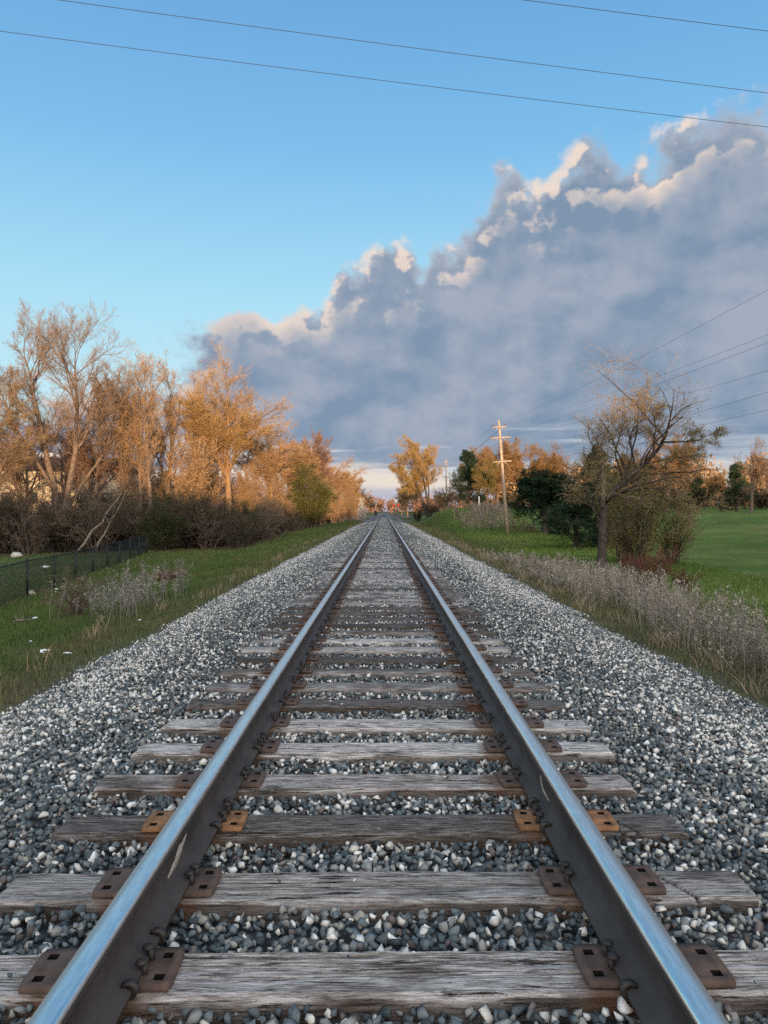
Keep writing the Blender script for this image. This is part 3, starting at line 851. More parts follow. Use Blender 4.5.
def tree_meshes(trunks, levels, leaf, seed, H=None, twig_w=(.010, .005), n0=14, wob0=.02):
    """returns (trunk mesh, crown mesh list); levels: dicts for grow(); the first `wood` levels go into the trunk"""
    g = np.random.default_rng(seed)
    tr = [poly(c, n0, g, wob0) for c in trunks]
    P = np.stack([a for a, _ in tr]); Rr = np.stack([b for _, b in tr])
    wood = [(P, Rr, 8)]; twigs = []
    for li, lv in enumerate(levels):
        lv = dict(lv); w = lv.pop('wood', 0); keep = lv.pop('keep', False)
        P2, R2 = grow(P, Rr, g=g, **lv)
        if keep:   # children may also come from the old generation
            pass
        (wood.append((P2, R2, w)) if w else twigs.append((P2, R2)))
        P, Rr = P2, R2
    allz = max(p[..., 2].max() for p, *_ in wood + twigs)
    sc = (H / allz) if H else 1.0
    V, Q, off = [], [], 0
    for p, r, s in wood:
        v, q = tubes(p * sc, r * sc, s); V.append(v); Q.append(q + off); off += len(v)
    trunk = np_mesh('trunk', np.vstack(V), [np.vstack(Q)], None, True)
    V, Q, A, off = [], [], [], 0
    for j, (p, r) in enumerate(twigs):
        w = np.maximum(r * sc, twig_w[min(j, len(twig_w) - 1)])
        w = w * np.linspace(1, .6, p.shape[1])[None]
        v, q = ribbons(p * sc, w, g); V.append(v); Q.append(q + off); A.append(np.repeat(g.random(len(p)), p.shape[1] * 2)); off += len(v)
    T = []
    lfm = None
    if leaf:
        p, r = twigs[-1]
        p = p * sc
        if leaf.get('sub', 1) < 1:
            s = g.random(len(p)) < leaf['sub']; p = p[s]
        k = leaf['k']; idx = np.repeat(np.arange(len(p)), k); t = g.uniform(.15, 1.05, len(idx))
        f = np.clip(t * (p.shape[1] - 1), 0, p.shape[1] - 1.001); i = f.astype(int); fr = (f - i)[:, None]
        C = p[idx, i] * (1 - fr) + p[idx, i + 1] * fr + g.normal(0, leaf.get('spread', .05), (len(idx), 3))
        s = leaf['size'] * g.uniform(.6, 1.4, len(C))
        a = _norm(g.normal(size=(len(C), 3))); b = _norm(np.cross(a, g.normal(size=(len(C), 3))))
        asp = leaf.get('asp', .6)
        LV = np.stack([C - a * s[:, None], C - b * (s * asp)[:, None], C + a * s[:, None], C + b * (s * asp)[:, None]], 1).reshape(-1, 3)
        LQ = np.arange(len(C) * 4).reshape(-1, 4)
        clump = (fbm(p[idx, 0, 0] * .8 + seed, p[idx, 0, 2] * .8 + p[idx, 0, 1] * .5, 2))
        rn = np.clip(.5 * g.random(len(C)) + .9 * (clump - .2) * .8, 0, 1)
        lfm = np_mesh('foliage', LV, [LQ], {'rnd': np.repeat(rn, 4)})
    crown = np_mesh('crown', np.vstack(V), [np.vstack(Q)], {'rnd': np.concatenate(A)})
    return trunk, crown, lfm

def make_tree(name, label, cat, x, y, meshes, mats, group=None, scale=1.0, rz=0.0, z=None, sz=1.0, sx=1.0):
    z = float(hgt(x, y)) - .08 if z is None else z
    r = empty(name, (x, y, z), rz); r.scale = (scale * sx, scale * sx, scale * sz)
    tag(r, label, cat, group)
    for me, nm, mt in zip(meshes, ('trunk', 'crown', 'foliage'), mats):
        if me is None: continue
        if not me.materials: me.materials.append(M[mt])
        o = mkobj(nm, me, parent=r)
    return r

def again(src, x, y, label=None, scale=1.0, rz=0.0, sz=1.0, sx=1.0, dz=-.08):
    c = copy_tree(src); c.location = (x, y, float(hgt(x, y)) + dz); c.rotation_euler = (0, 0, rz); c.scale = (scale * sx, scale * sx, scale * sz)
    if label: c['label'] = label
    return c

def hz(px, d, top):
    x = pos(px, d); return x, topz(top, d) - float(hgt(x, d)) + .08

L4 = lambda k1, k2, k3, k4, up=.10, a=.65, r1=.5, wob=.16, t0=.25, fall=.42: [
    dict(k=k1, t0=t0, t1=1, ang=a, ratio=r1, n=9, up=up, wob=wob * .6, fall=fall, wood=6),
    dict(k=k2, t0=.15, t1=1, ang=.58, ratio=.52, n=7, up=up * .8, wob=wob * .8, fall=.4, wood=4),
    dict(k=k3, t0=.12, t1=1, ang=.6, ratio=.58, n=5, up=up * .6, wob=wob, fall=.35),
    dict(k=k4, t0=.1, t1=1, ang=.6, ratio=.6, n=4, up=up * .4, wob=wob * 1.1, fall=.3)]

# --- the tall bare tree with two main trunks
x, H = hz(60, 62, 290)
u = H / 20.0
two = [[(0, 0, 0, .36), (-.1, 0, 3.5, .29), (-.9, .2, 7.0, .26), (-1.7, .3, 11, .19), (-2.3, .3, 14, .11), (-3.0, .4, 17.0, .03)],
       [(.25, .1, 0, .38), (.5, .1, 3.5, .30), (1.2, -.3, 6.2, .23), (1.9, -.6, 9, .19), (1.7, -.8, 13, .12), (1.6, -.8, 16.6, .03)],
       [(.1, .2, 2.5, .20), (1.6, .8, 5.5, .15), (3.8, 1.2, 8.6, .10), (4.6, 1.4, 13.0, .03)],
       [(-.4, .1, 5.0, .18), (-2.2, -.8, 8.2, .13), (-4.0, -1.2, 11.0, .08), (-4.9, -1.4, 14.0, .03)],
       [(1.5, -.4, 8.2, .14), (3.2, -.6, 10.4, .10), (4.4, -.8, 13.5, .03)]]
big = tree_meshes(two, L4(19, 9, 9, 8, .05, .60, .27, .14, .42, .05), dict(k=1, size=.022, sub=.4, spread=.05), 31, H, (.009, .006), 16, .05)
make_tree('bare_tree', 'tall bare tree with a forked trunk rising above the pale yellow building', 'tree', x, 62, big, ('bark', 'tw_grey', 'tw_orange'))

# --- generic kinds -----------------------------------------------------------
def straight(h, r, lean=.0, fork=True, g=None):
    g = g or np.random.default_rng(0)
    t = [[(0, 0, -.2, r), (lean * .3, 0, h * .3, r * .75), (lean * .7, .1, h * .55, r * .45), (lean, 0, h * .84, r * .08)]]
    if fork:
        for k in range(fork if fork is not True else 3):
            a = g.uniform(0, 6.28); s = g.uniform(.10, .22) * h; z0 = g.uniform(.24, .42)
            t.append([(lean * .3, 0, h * z0, r * .48), (lean * .4 + math.cos(a) * s * .5, math.sin(a) * s * .5, h * (z0 + .2), r * .33), (lean * .8 + math.cos(a) * s, math.sin(a) * s, h * g.uniform(.68, .82), r * .07)])
    return t
gt = np.random.default_rng(77)
poplar = tree_meshes(straight(14, .16, .4, 1, gt), L4(22, 7, 7, 6, .13, .46, .24, .12, .3, .15), dict(k=1, size=.02, sub=.3, spread=.05), 41, 14, (.008, .005))
willow = tree_meshes(straight(15, .33, .3, 4, gt), L4(16, 8, 9, 9, .05, .68, .40, .15, .38, .10), dict(k=2, size=.022, sub=.6, spread=.10), 42, 15, (.010, .006))
orange = tree_meshes(straight(12, .22, .2, 4, gt), L4(13, 8, 8, 9, .05, .78, .40, .17, .3, .15), dict(k=1, size=.022, sub=.6, spread=.10), 43, 12, (.011, .0075))
pink = tree_meshes(straight(11, .22, -.2, 4, gt), L4(12, 8, 8, 8, .07, .72, .38, .17, .3, .15), None, 44, 11, (.011, .008))
oak = tree_meshes(straight(14, .36, .1, 4, gt), L4(13, 8, 8, 6, .03, .85, .38, .18, .3, .15), dict(k=4, size=.06, spread=.14), 45, 14, (.012, .010))
oldb = tree_meshes(straight(14, .4, .2, 4, gt), L4(13, 8, 8, 8, .06, .75, .37, .18, .3, .15), None, 46, 14, (.012, .009))

def stems(n, h, spread, r, g):
    out = []
    for k in range(n):
        a = g.uniform(0, 6.28); s = g.uniform(.2, 1) * spread; b = g.uniform(0, .25) * spread
        hh = h * g.uniform(.55, 1)
        out.append([(math.cos(a) * b, math.sin(a) * b, -.1, r), (math.cos(a) * (b + s * .3), math.sin(a) * (b + s * .3), hh * .45, r * .7), (math.cos(a) * (b + s), math.sin(a) * (b + s), hh * .95, r * .15)])
    return out
LS = lambda k1, k2, k3, a=.6, up=.05, r=.42: [
    dict(k=k1, t0=.1, t1=1, ang=a, ratio=r, n=6, up=up, wob=.2, fall=.3, wood=4),
    dict(k=k2, t0=.1, t1=1, ang=.65, ratio=.5, n=5, up=up * .6, wob=.22, fall=.3),
    dict(k=k3, t0=.05, t1=1, ang=.65, ratio=.55, n=4, up=up * .4, wob=.25, fall=.3)]
bush = [tree_meshes(stems(11, 3.6, 2.0, .05, gt), LS(8, 8, 7, .6, .05, .5), dict(k=1, size=.02, sub=.3, spread=.04), 60 + k, 3.8, (.009, .006)) for k in range(4)]
gbush = tree_meshes(stems(11, 4, 1.9, .05, gt), LS(8, 9, 9), dict(k=3, size=.034, spread=.12), 66, 4.2, (.009, .006))
pale = tree_meshes(stems(12, 7, 1.6, .06, gt), LS(10, 9, 9, .4, .12, .32), dict(k=1, size=.04, spread=.05), 67, 7.5, (.010, .008))
fir = tree_meshes([[(0, 0, -.2, .2), (.05, 0, 3, .14), (0, .05, 6.6, .02)]],
                  [dict(k=60, t0=.06, t1=.98, ang=1.25, ratio=.46, n=5, up=.02, wob=.1, fall=.86, wood=4),
                   dict(k=10, t0=.15, t1=1, ang=.8, ratio=.4, n=4, up=.02, wob=.15, fall=.4),
                   dict(k=6, t0=.1, t1=1, ang=.8, ratio=.5, n=3, up=.0, wob=.15, fall=.3)], dict(k=7, size=.085, spread=.09, asp=.3), 70, 7, (.012, .008))
spread_fir = tree_meshes(straight(5, .22, .3, 4, gt), [dict(k=12, t0=.2, t1=1, ang=.95, ratio=.5, n=6, up=.03, wob=.15, fall=.4, wood=5),
                   dict(k=8, t0=.2, t1=1, ang=.8, ratio=.45, n=5, up=.03, wob=.2, fall=.4),
                   dict(k=8, t0=.1, t1=1, ang=.8, ratio=.45, n=3, up=.02, wob=.2, fall=.3)], dict(k=7, size=.085, spread=.12, asp=.4), 71, 6, (.012, .010))

# --- left side of the track
x, H = hz(-14, 58, 372)
sparse = tree_meshes(straight(12, .28, .6, 4, gt), L4(12, 8, 8, 6, .05, .78, .40, .17, .3, .15), dict(k=1, size=.024, spread=.08), 48, 12, (.009, .0055))
t0 = make_tree('budding_tree', 'yellow-green budding tree cut off by the edge, in front of the building', 'tree', x, 58, sparse, ('bark', 'tw_grey', 'lf_gold'), scale=H / 12, rz=1.0)
G_POP = 'slender upright trees left of the track'
plab = ['slender reddish-brown tree, nearest to the forked bare tree', 'slim upright tree, second after the forked bare tree', 'tallest of the slender upright trees before the golden tree',
        'slim tan tree just before the broad golden tree', 'thin orange-tan tree touching the broad golden tree crown']
p0 = None
for k, (px, d, top) in enumerate(((122, 66, 352), (140, 69, 346), (152, 64, 338), (168, 72, 352), (196, 80, 358))):
    x, H = hz(px, d, top)
    if p0 is None: p0 = make_tree('slender_tree', plab[k], 'tree', x, d, poplar, ('bark', 'tw_orange', 'tw_orange'), G_POP, H / 14, k * 1.3)
    else: again(p0, x, d, plab[k], H / 14, k * 1.9, sx=1.0 + .1 * k)
x, H = hz(228, 75, 345)
gold = make_tree('golden_tree', 'broad golden tree with a bright orange trunk, tallest near the track', 'tree', x, 75, willow, ('bark_gold', 'tw_orange', 'lf_gold'), scale=H / 15, rz=1.4, sx=1.25)
x, H = hz(100, 70, 395)
pk = make_tree('reddish_tree', 'low reddish bare tree between the forked tree and the slender trees', 'tree', x, 70, pink, ('bark', 'tw_pink', 'tw_pink'), scale=H / 11, rz=2)
for (px, d, top, lab, s) in ((28, 74, 412, 'reddish bare tree behind the forked tree in front of the building', 2.2),
                          (314, 104, 424, 'pinkish bare tree rising behind the green bush', 4.0), (64, 84, 420, 'dim reddish tree close behind the forked trunk', .4)):
    x, H = hz(px, d, top); again(pk, x, d, lab, H / 11, s)
x, H = hz(272, 88, 406)
ot = make_tree('orange_tree', 'orange-brown bushy tree right beside the broad golden tree', 'tree', x, 88, orange, ('bark_gold', 'tw_orange', 'tw_orange'), scale=H / 12, rz=2.2, sx=1.2)
for (px, d, top, lab, s) in ((336, 122, 454, 'orange budding tree just past the green bush', .3), (351, 150, 462, 'orange tree between the green bush and the white blossom shrub', 1.3),
                             (361, 172, 482, 'small glowing orange tree farthest along the thicket, near the crossing', 3.0), (290, 96, 424, 'orange-brown tree between the golden tree and the green bush', 5.0), (325, 135, 444, 'tan tree top showing behind the green bush', 2.6)):
    x, H = hz(px, d, top); again(ot, x, d, lab, H / 12, s, sx=1.15)
for k, (px, d, top, lab) in enumerate(((186, 70, 425, 'pale upright brush left of the orange trunk'), (208, 84, 440, 'pale feathery brush just behind the orange trunk'), (248, 80, 462, 'pale feathery brush at the foot of the golden tree'))):
    x, H = hz(px, d, top)
    if k == 0: pb = make_tree('tall_shrub', lab, 'shrub', x, d, pale, ('bark_pale', 'tw_orange', 'tw_orange'), 'tall pale brush', H / 7.5, 0)
    else: again(pb, x, d, lab, H / 7.5, k * 2.0)
for k, (px, d, top) in enumerate(((150, 82, 462), (176, 76, 468), (262, 84, 472), (278, 90, 468), (296, 100, 474), (322, 106, 484), (334, 118, 486), (342, 132, 488), (350, 146, 490), (357, 162, 494), (268, 70, 492), (288, 84, 496))):
    x, H = hz(px, d, top)
    again(pb, x, d, 'orange-brown brush filling the thicket under the orange trees along the track', H / 7.5, k * 1.3, sx=1.35)
sl = ['grey saplings at the edge of the view before the building', 'grey saplings hiding the middle of the building', 'grey saplings just left of the forked bare trunk', 'grey saplings just right of the forked bare trunk', 'grey saplings at the end of the building wall', 'grey saplings between the building end and the slender trees']
sap = list(tree_meshes(stems(12, 7, 1.8, .05, gt), LS(10, 9, 9, .45, .1, .34), None, 69, 7.5, (.010, .007)))
for k, (px, d, top) in enumerate(((8, 72, 470), (30, 76, 474), (56, 70, 468), (84, 73, 455), (112, 76, 470), (136, 78, 444))):
    x, H = hz(px, d, top)
    if k == 0: sp0 = make_tree('sapling_clump', sl[k], 'saplings', x, d, sap, ('bark_dark', 'tw_brush', 'tw_brush'), 'saplings before the building', H / 7.5, 0, sx=1.3)
    else: again(sp0, x, d, sl[k], H / 7.5, k * 1.4, sx=1.3)
x, H = hz(309, 92, 461)
make_tree('green_bush', 'bright green leafy bush beside the track, before the orange trees', 'bush', x, 92, gbush, ('bark', 'tw_dark', 'lf_green'), scale=H / 4.2, rz=1)
x, H = hz(362, 118, 497)
bl = [m_.copy() if m_ else None for m_ in gbush]
for m_ in bl: m_.materials.clear()
make_tree('blossom_shrub', 'small white blossoming shrub beside the distant track', 'shrub', x, 118, bl, ('bark', 'tw_grey', 'lf_blossom'), scale=H / 4.2, sx=.55)

# dark thicket
G_TH = 'leafless thicket along the left of the track'
LAB_TH = 'leafless grey-brown shrub tangled into the dark thicket behind the fence and beside the track'
bb = []
spots = []
for k in range(20):   # behind the fence
    t = k / 19; spots.append((-33 + 21 * t + gt.uniform(-.8, .8), 54 + gt.uniform(0, 2) - 2 * t))
for k in range(16):
    t = k / 15; spots.append((-34 + 22 * t + gt.uniform(-1, 1), 60 + gt.uniform(-1, 2)))
for k in range(20):   # along the track
    t = k / 19; spots.append((-10.2 + gt.uniform(-.9, .6) + .3 * t, 50 + 122 * t ** 1.3))
for k in range(14):
    t = k / 13; spots.append((-13.5 + gt.uniform(-1.2, 1), 56 + 118 * t))
for k, (x, y) in enumerate(spots):
    s = gt.uniform(.7, 1.5) if k < 36 else gt.uniform(.55, 1.05)
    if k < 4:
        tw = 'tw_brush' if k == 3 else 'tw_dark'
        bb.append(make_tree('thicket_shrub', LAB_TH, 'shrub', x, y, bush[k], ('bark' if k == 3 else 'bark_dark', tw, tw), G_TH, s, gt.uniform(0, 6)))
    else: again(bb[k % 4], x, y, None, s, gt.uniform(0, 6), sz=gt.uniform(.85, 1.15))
dl = [m_.copy() for m_ in gbush]
for m_ in dl: m_.materials.clear()
gl_more = ['dull green shrub deep in the thicket just past the leaning broken limbs', 'dull green shrub in the thicket right behind the broken limbs', 'dull green shrub between the orange trunk and the thicket edge']
gl = ['dull green brush at the end of the chain-link fence', 'dull green bush below the orange trunk', 'dull green shrub between the fence end and the orange trunk', 'greenish shrub at the thicket edge nearest the ballast']
gl += gl_more
for k, (px, d, top) in enumerate(((162, 50, 494), (222, 55, 505), (192, 57, 502), (258, 62, 505), (128, 57, 490), (96, 59, 496), (240, 60, 498))):
    x, H = hz(px, d, top)
    if k == 0: db = make_tree('brush_shrub', gl[k], 'shrub', x, d, dl, ('bark_dark', 'tw_dark', 'lf_dull'), 'dull green brush', H / 4.2, .5)
    else: again(db, x, d, gl[k], H / 4.2, k * 1.7, sx=1.2)

# --- centre and right
x, H = hz(428, 128, 433)
lean = [[(0, 0, -.2, .34), (-.9, 0, 3.5, .27), (-2.4, 0, 7.5, .18), (-4.0, .2, 12.8, .04)], [(.3, 0, -.2, .30), (0, .2, 4, .24), (-1.0, .3, 9, .15), (-2.2, .3, 15, .04)],
        [(.1, 0, 1.5, .22), (-1.8, -.4, 5, .16), (-4.4, -.6, 8, .09), (-6.2, -.6, 10, .03)], [(.2, 0, 2.5, .2), (.3, .6, 7, .14), (-.7, .7, 13.5, .04)]]
wl = tree_meshes(lean, L4(15, 9, 9, 7, .03, .8, .30, .16, .35, .1), dict(k=2, size=.045, spread=.12), 52, H, (.012, .010))
make_tree('leaning_golden_tree', 'round golden tree leaning over the track in the middle distance', 'tree', x, 128, wl, ('bark_dark', 'tw_orange', 'lf_gold'))
for k, (px, d, top, lab) in enumerate(((432, 122, 498, 'dark leafless brush at the foot of the leaning golden tree'), (418, 132, 503, 'low brown brush on the track side of the leaning golden tree'), (445, 126, 482, 'bare brush behind the leaning golden tree on the bank'))):
    x, H = hz(px, d, top)
    c = again(bb[k], x, d, lab, H / 3.8, k * 1.0, sx=1.5 if k < 2 else .7); c['group'] = 'brush under the leaning golden tree'

# sunlit wood behind the pole
G_OAK = 'rusty trees behind the utility pole'
ol = ['dense rusty-brown tree behind the dark upright conifer', 'tallest rusty tree directly behind the utility pole', 'rusty tree just past the utility pole', 'rusty rounded tree above the dark spreading evergreen',
      'rusty tree filling the gap behind the leaning leafy tree', 'low rusty tree at the far edge of the golf grass', 'orange tree top showing past the leaning leafy tree']
oo = None
for k, (px, d, top) in enumerate(((478, 128, 446), (498, 132, 437), (524, 136, 440), (550, 140, 447), (668, 96, 432), (718, 108, 470), (640, 104, 446))):
    x, H = hz(px, d, top)
    if oo is None: oo = make_tree('rusty_tree', ol[k], 'tree', x, d, oak, ('bark', 'tw_orange', 'lf_rust'), G_OAK, H / 14, 0)
    else: again(oo, x, d, ol[k], H / 14, k * 1.4, sx=1.1)
x, H = hz(488, 112, 458)
yt = [m_.copy() for m_ in oak]
for m_ in yt: m_.materials.clear()
make_tree('yellow_green_tree', 'yellow-green leafy tree standing left of the utility pole', 'tree', x, 112, yt, ('bark', 'tw_orange', 'lf_olive'), scale=H / 14, rz=2)
x, H = hz(469, 118, 450)
f0 = make_tree('conifer', 'dark upright ragged conifer at the end of the sunlit wood', 'conifer', x, 118, fir, ('bark_dark', 'tw_dark', 'lf_pine'), 'dark evergreens', H / 7, 0, sx=.95)
for k, (px, d, top, lab, sx) in enumerate(((577, 48, 482, 'low dark evergreen standing in front beside the leaning leafy tree', 1.75), (598, 56, 446, 'dark evergreen right behind the dead snag of the leaning tree', .95), (698, 100, 478, 'dark evergreen at the far edge of the golf grass', 1.2), (737, 95, 462, 'dark pine beside the tree on the golf grass', 1.0), (660, 92, 490, 'squat dark evergreen at the edge of the golf grass', 1.6), (790, 92, 470, 'dark evergreen at the frame edge of the golf grass', 1.2))):
    x, H = hz(px, d, top); again(f0, x, d, lab, H / 7, k * 1.1 + .3, sx=sx)
x, H = hz(546, 72, 469)
make_tree('spreading_evergreen', 'dark spreading evergreen with a flat crown and short visible trunk', 'evergreen', x, 72, spread_fir, ('bark_dark', 'tw_dark', 'lf_pine'), scale=H / 6, rz=1, sx=1.6)
bo = None
bl_ = ['grey bare tree above the spreading evergreen', 'pale bare tree to the right of the grey bare tree', 'bare grey tree between the sunlit wood and the leaning leafy tree', 'round bare tree with a stout trunk standing on the golf grass', 'bare tree behind the round one on the golf grass']
for k, (px, d, top) in enumerate(((552, 150, 440), (582, 140, 452), (598, 128, 456), (752, 76, 436), (775, 105, 455))):
    x, H = hz(px, d, top)
    if bo is None: bo = make_tree('bare_tree', bl_[k], 'tree', x, d, oldb, ('bark', 'tw_grey', 'tw_grey'), 'bare trees by the golf grass', H / 14, 0)
    else: again(bo, x, d, bl_[k], H / 14, k * 2.1)

# --- leaning leafy tree near the weeds
d = 29.7; x = pos(602, d); zb = float(hgt(x, d))
hero = [[(0, 0, -.1, .23), (.02, 0, 1.4, .20), (.05, .02, 2.5, .175), (.12, .05, 3.2, .15), (.65, .2, 4.0, .12), (1.7, .2, 4.9, .10), (2.45, .1, 5.75, .08), (2.8, 0, 6.35, .06), (3.05, -.1, 7.6, .032), (3.2, 0, 8.7, .01)],
        [(2.7, 0, 6.2, .05), (3.4, -.1, 6.2, .04), (4.1, -.2, 6.25, .025), (4.7, -.2, 6.6, .008)],
        [(.06, 0, 2.8, .06), (-.2, .1, 4.4, .045), (-.1, .3, 5.8, .03), (.4, .3, 7.0, .01)],
        [(1.6, .2, 4.8, .05), (1.4, .4, 6.2, .035), (1.8, .5, 7.9, .01)],
        [(.5, .15, 3.7, .05), (1.6, -.7, 4.0, .035), (2.9, -1.1, 3.9, .02), (3.8, -1.2, 3.3, .008)],
        [(2.3, .1, 5.6, .045), (2.6, .5, 6.9, .03), (2.4, .5, 8.1, .01)],
        [(1.0, .2, 4.3, .05), (.5, -.4, 5.6, .035), (.9, -.6, 7.3, .01)],
        [(2.0, .1, 5.2, .045), (3.0, -.6, 5.4, .03), (3.9, -.9, 5.5, .01)],
        [(.05, .0, 2.2, .045), (-.6, -.3, 3.4, .03), (-1.0, -.4, 4.8, .01)]]
hm = tree_meshes(hero, [dict(k=14, t0=.3, t1=1, ang=.8, ratio=.40, n=7, up=.05, wob=.2, fall=.12, wood=4),
                        dict(k=9, t0=.15, t1=1, ang=.7, ratio=.5, n=5, up=.04, wob=.22, fall=.3),
                        dict(k=7, t0=.1, t1=1, ang=.75, ratio=.65, n=4, up=.04, wob=.22, fall=.3)], dict(k=2, size=.029, sub=.95, spread=.04, asp=.5), 81, 10.0, (.006, .004), 34, .007)
ht = make_tree('leaning_tree', 'dark-trunked tree with small olive leaves leaning over the dead weeds', 'tree', x, d, hm, ('bark_dark', 'tw_grey', 'lf_hero'), z=zb, sx=1.08)
m = MB(); m.tube([(.03, -.02, 2.6), (.06, -.03, 3.4), (.04, 0, 4.1), (.09, .02, 4.6)], [.11, .075, .06, .02], 8); m.build('dead_snag', M['wood_log'], ht, True)
und = list(tree_meshes(stems(10, 4, 1.9, .05, gt), LS(7, 7, 7), dict(k=1, size=.055, sub=.8, spread=.12), 68, 4.2, (.008, .005)))
ul = ['olive leafy shrub close behind the leaning tree trunk', 'olive brushy shrub under the leaning tree crown', 'tall olive shrub beside the leaning tree']
for k, (px, dd, top, s) in enumerate(((640, 32, 462, .85), (672, 34, 488, .8), (622, 35, 448, .7))):
    x, H = hz(px, dd, top)
    if k == 0: us = make_tree('understory_shrub', ul[k], 'shrub', x, dd, und, ('bark_dark', 'tw_grey', 'lf_olive'), 'shrubs under the leaning tree', H / 4.2, .5, sx=s)
    else: again(us, x, dd, ul[k], H / 4.2, k * 2.0, sx=s)
rl = ['red-brown twiggy shrub among the weeds under the leaning tree', 'smaller red-brown shrub at the back of the weeds', 'low red-brown shrub at the golf grass edge', 'low dark brush among the weeds before the leaning tree']
rs_ = [m_.copy() for m_ in bush[1]]
for m_ in rs_: m_.materials.clear()
for k, (px, dd, top) in enumerate(((655, 24, 540), (630, 26, 548), (685, 22, 562), (560, 34, 556))):
    x, H = hz(px, dd, top)
    if k == 0: rb = make_tree('red_shrub', rl[k], 'shrub', x, dd, rs_, ('bark_dark', 'tw_red', 'tw_red'), 'red-brown shrubs', H / 3.8, .5)
    else: again(rb, x, dd, rl[k], H / 3.8, k * 2.0)
# bare shrub amid the grass near the fence
x = pos(78, 14.6)
c = again(bb[3], x, 14.6, 'thin purplish bare shrub standing in the grass before the fence', .27, 1, sz=1.15); c['group'] = 'shrubs in the grass'
c = again(rb, pos(165, 24), 24, 'low tangled brush by the fallen branch', .22, 2, sx=1.6, sz=.7); c['group'] = 'shrubs in the grass'

# far trees beyond the crossing
G_FAR = 'sunlit bare trees beyond the crossing'
fl = ['distant glowing bare tree just past the red crossing signal', 'distant tall orange tree behind the crossing signal', 'distant orange tree between the crossing signal and the leaning golden tree', 'distant orange brush left of the far pole', 'distant orange brush around the far pole', 'distant orange brush right of the far pole',
      'distant tree on the far side of the road beside the track', 'distant pink tree farther along the far side of the track']
for k, (px, d, top) in enumerate(((402, 205, 484), (408, 196, 474), (417, 190, 476), (440, 185, 488), (449, 192, 484), (459, 180, 486), (366, 215, 488), (372, 280, 497))):
    x, H = hz(px, d, top); c = again(ot, x, d, fl[k], H / 12, k * 1.3, sx=1.1); c['group'] = G_FAR

# far-off wooded rise on the horizon: many little crowns in one mass
def wood(name, pts, hmin, hmax, label, mat, g, per=180, size=.9):
    V = []; A = []
    for (x, y) in pts:
        h = g.uniform(hmin, hmax); w = h * g.uniform(.28, .42); z0 = float(hgt(x, y))
        p = g.normal(size=(per, 3)); p = _norm(p) * g.random((per, 1)) ** .45
        C = np.array([x, y, z0 + h * .52]) + p * np.array([w, w, h * .5])
        q = C[:, None] + g.normal(size=(per, 3, 3)) * size * .5
        V.append(q.reshape(-1, 3)); A.append(np.repeat(g.random(per), 3))
    V = np.vstack(V)
    o = mkobj(name, np_mesh(name, V, [np.arange(len(V)).reshape(-1, 3)], {'rnd': np.concatenate(A)}), M[mat])
    return tag(o, label, 'wood', kind='stuff')
gf = np.random.default_rng(8)
pts = [(gf.uniform(-420, 420), gf.uniform(560, 700)) for _ in range(420)]
wood('distant_wood', pts, 9, 14, 'hazy wooded rise along the horizon beyond the crossing', 'tw_pink', gf, 150, 1.6)
pts = [(gf.uniform(-110, -32), gf.uniform(135, 175)) for _ in range(60)]
wood('backing_wood', pts, 9, 13, 'reddish wood behind the pale yellow building', 'tw_pink', gf, 900, .5)
pts = [(gf.uniform(22, 120), gf.uniform(128, 175)) for _ in range(70)]
wood('fairway_wood', pts, 6, 10, 'brown wood along the far edge of the golf grass', 'tw_orange', gf, 700, .45)
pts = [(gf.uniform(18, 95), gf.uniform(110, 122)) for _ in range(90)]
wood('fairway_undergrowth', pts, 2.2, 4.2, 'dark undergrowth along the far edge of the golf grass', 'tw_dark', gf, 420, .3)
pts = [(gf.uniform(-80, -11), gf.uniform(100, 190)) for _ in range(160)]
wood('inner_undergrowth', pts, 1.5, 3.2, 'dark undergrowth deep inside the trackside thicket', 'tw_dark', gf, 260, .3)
# the wood behind the photographer, whose long shadow lies over the track
pts = []
for row in range(4):
    for xx in np.arange(-260, 200, 3.2): pts.append((xx + gf.uniform(-1, 1), -76 - row * 3.2 + gf.uniform(-1, 1)))
lowp = [p for p in pts if p[0] < 33]; pts = [p for p in pts if p[0] >= 33]
wood('shading_wood', lowp, 10.6, 11.6, 'dense lower wood behind the viewer', 'lf_pine', gf, 520, 1.1)
wood('taller_shading_wood', pts, 13.2, 14.4, 'dense wood behind the viewer', 'lf_pine', gf, 520, 1.1)

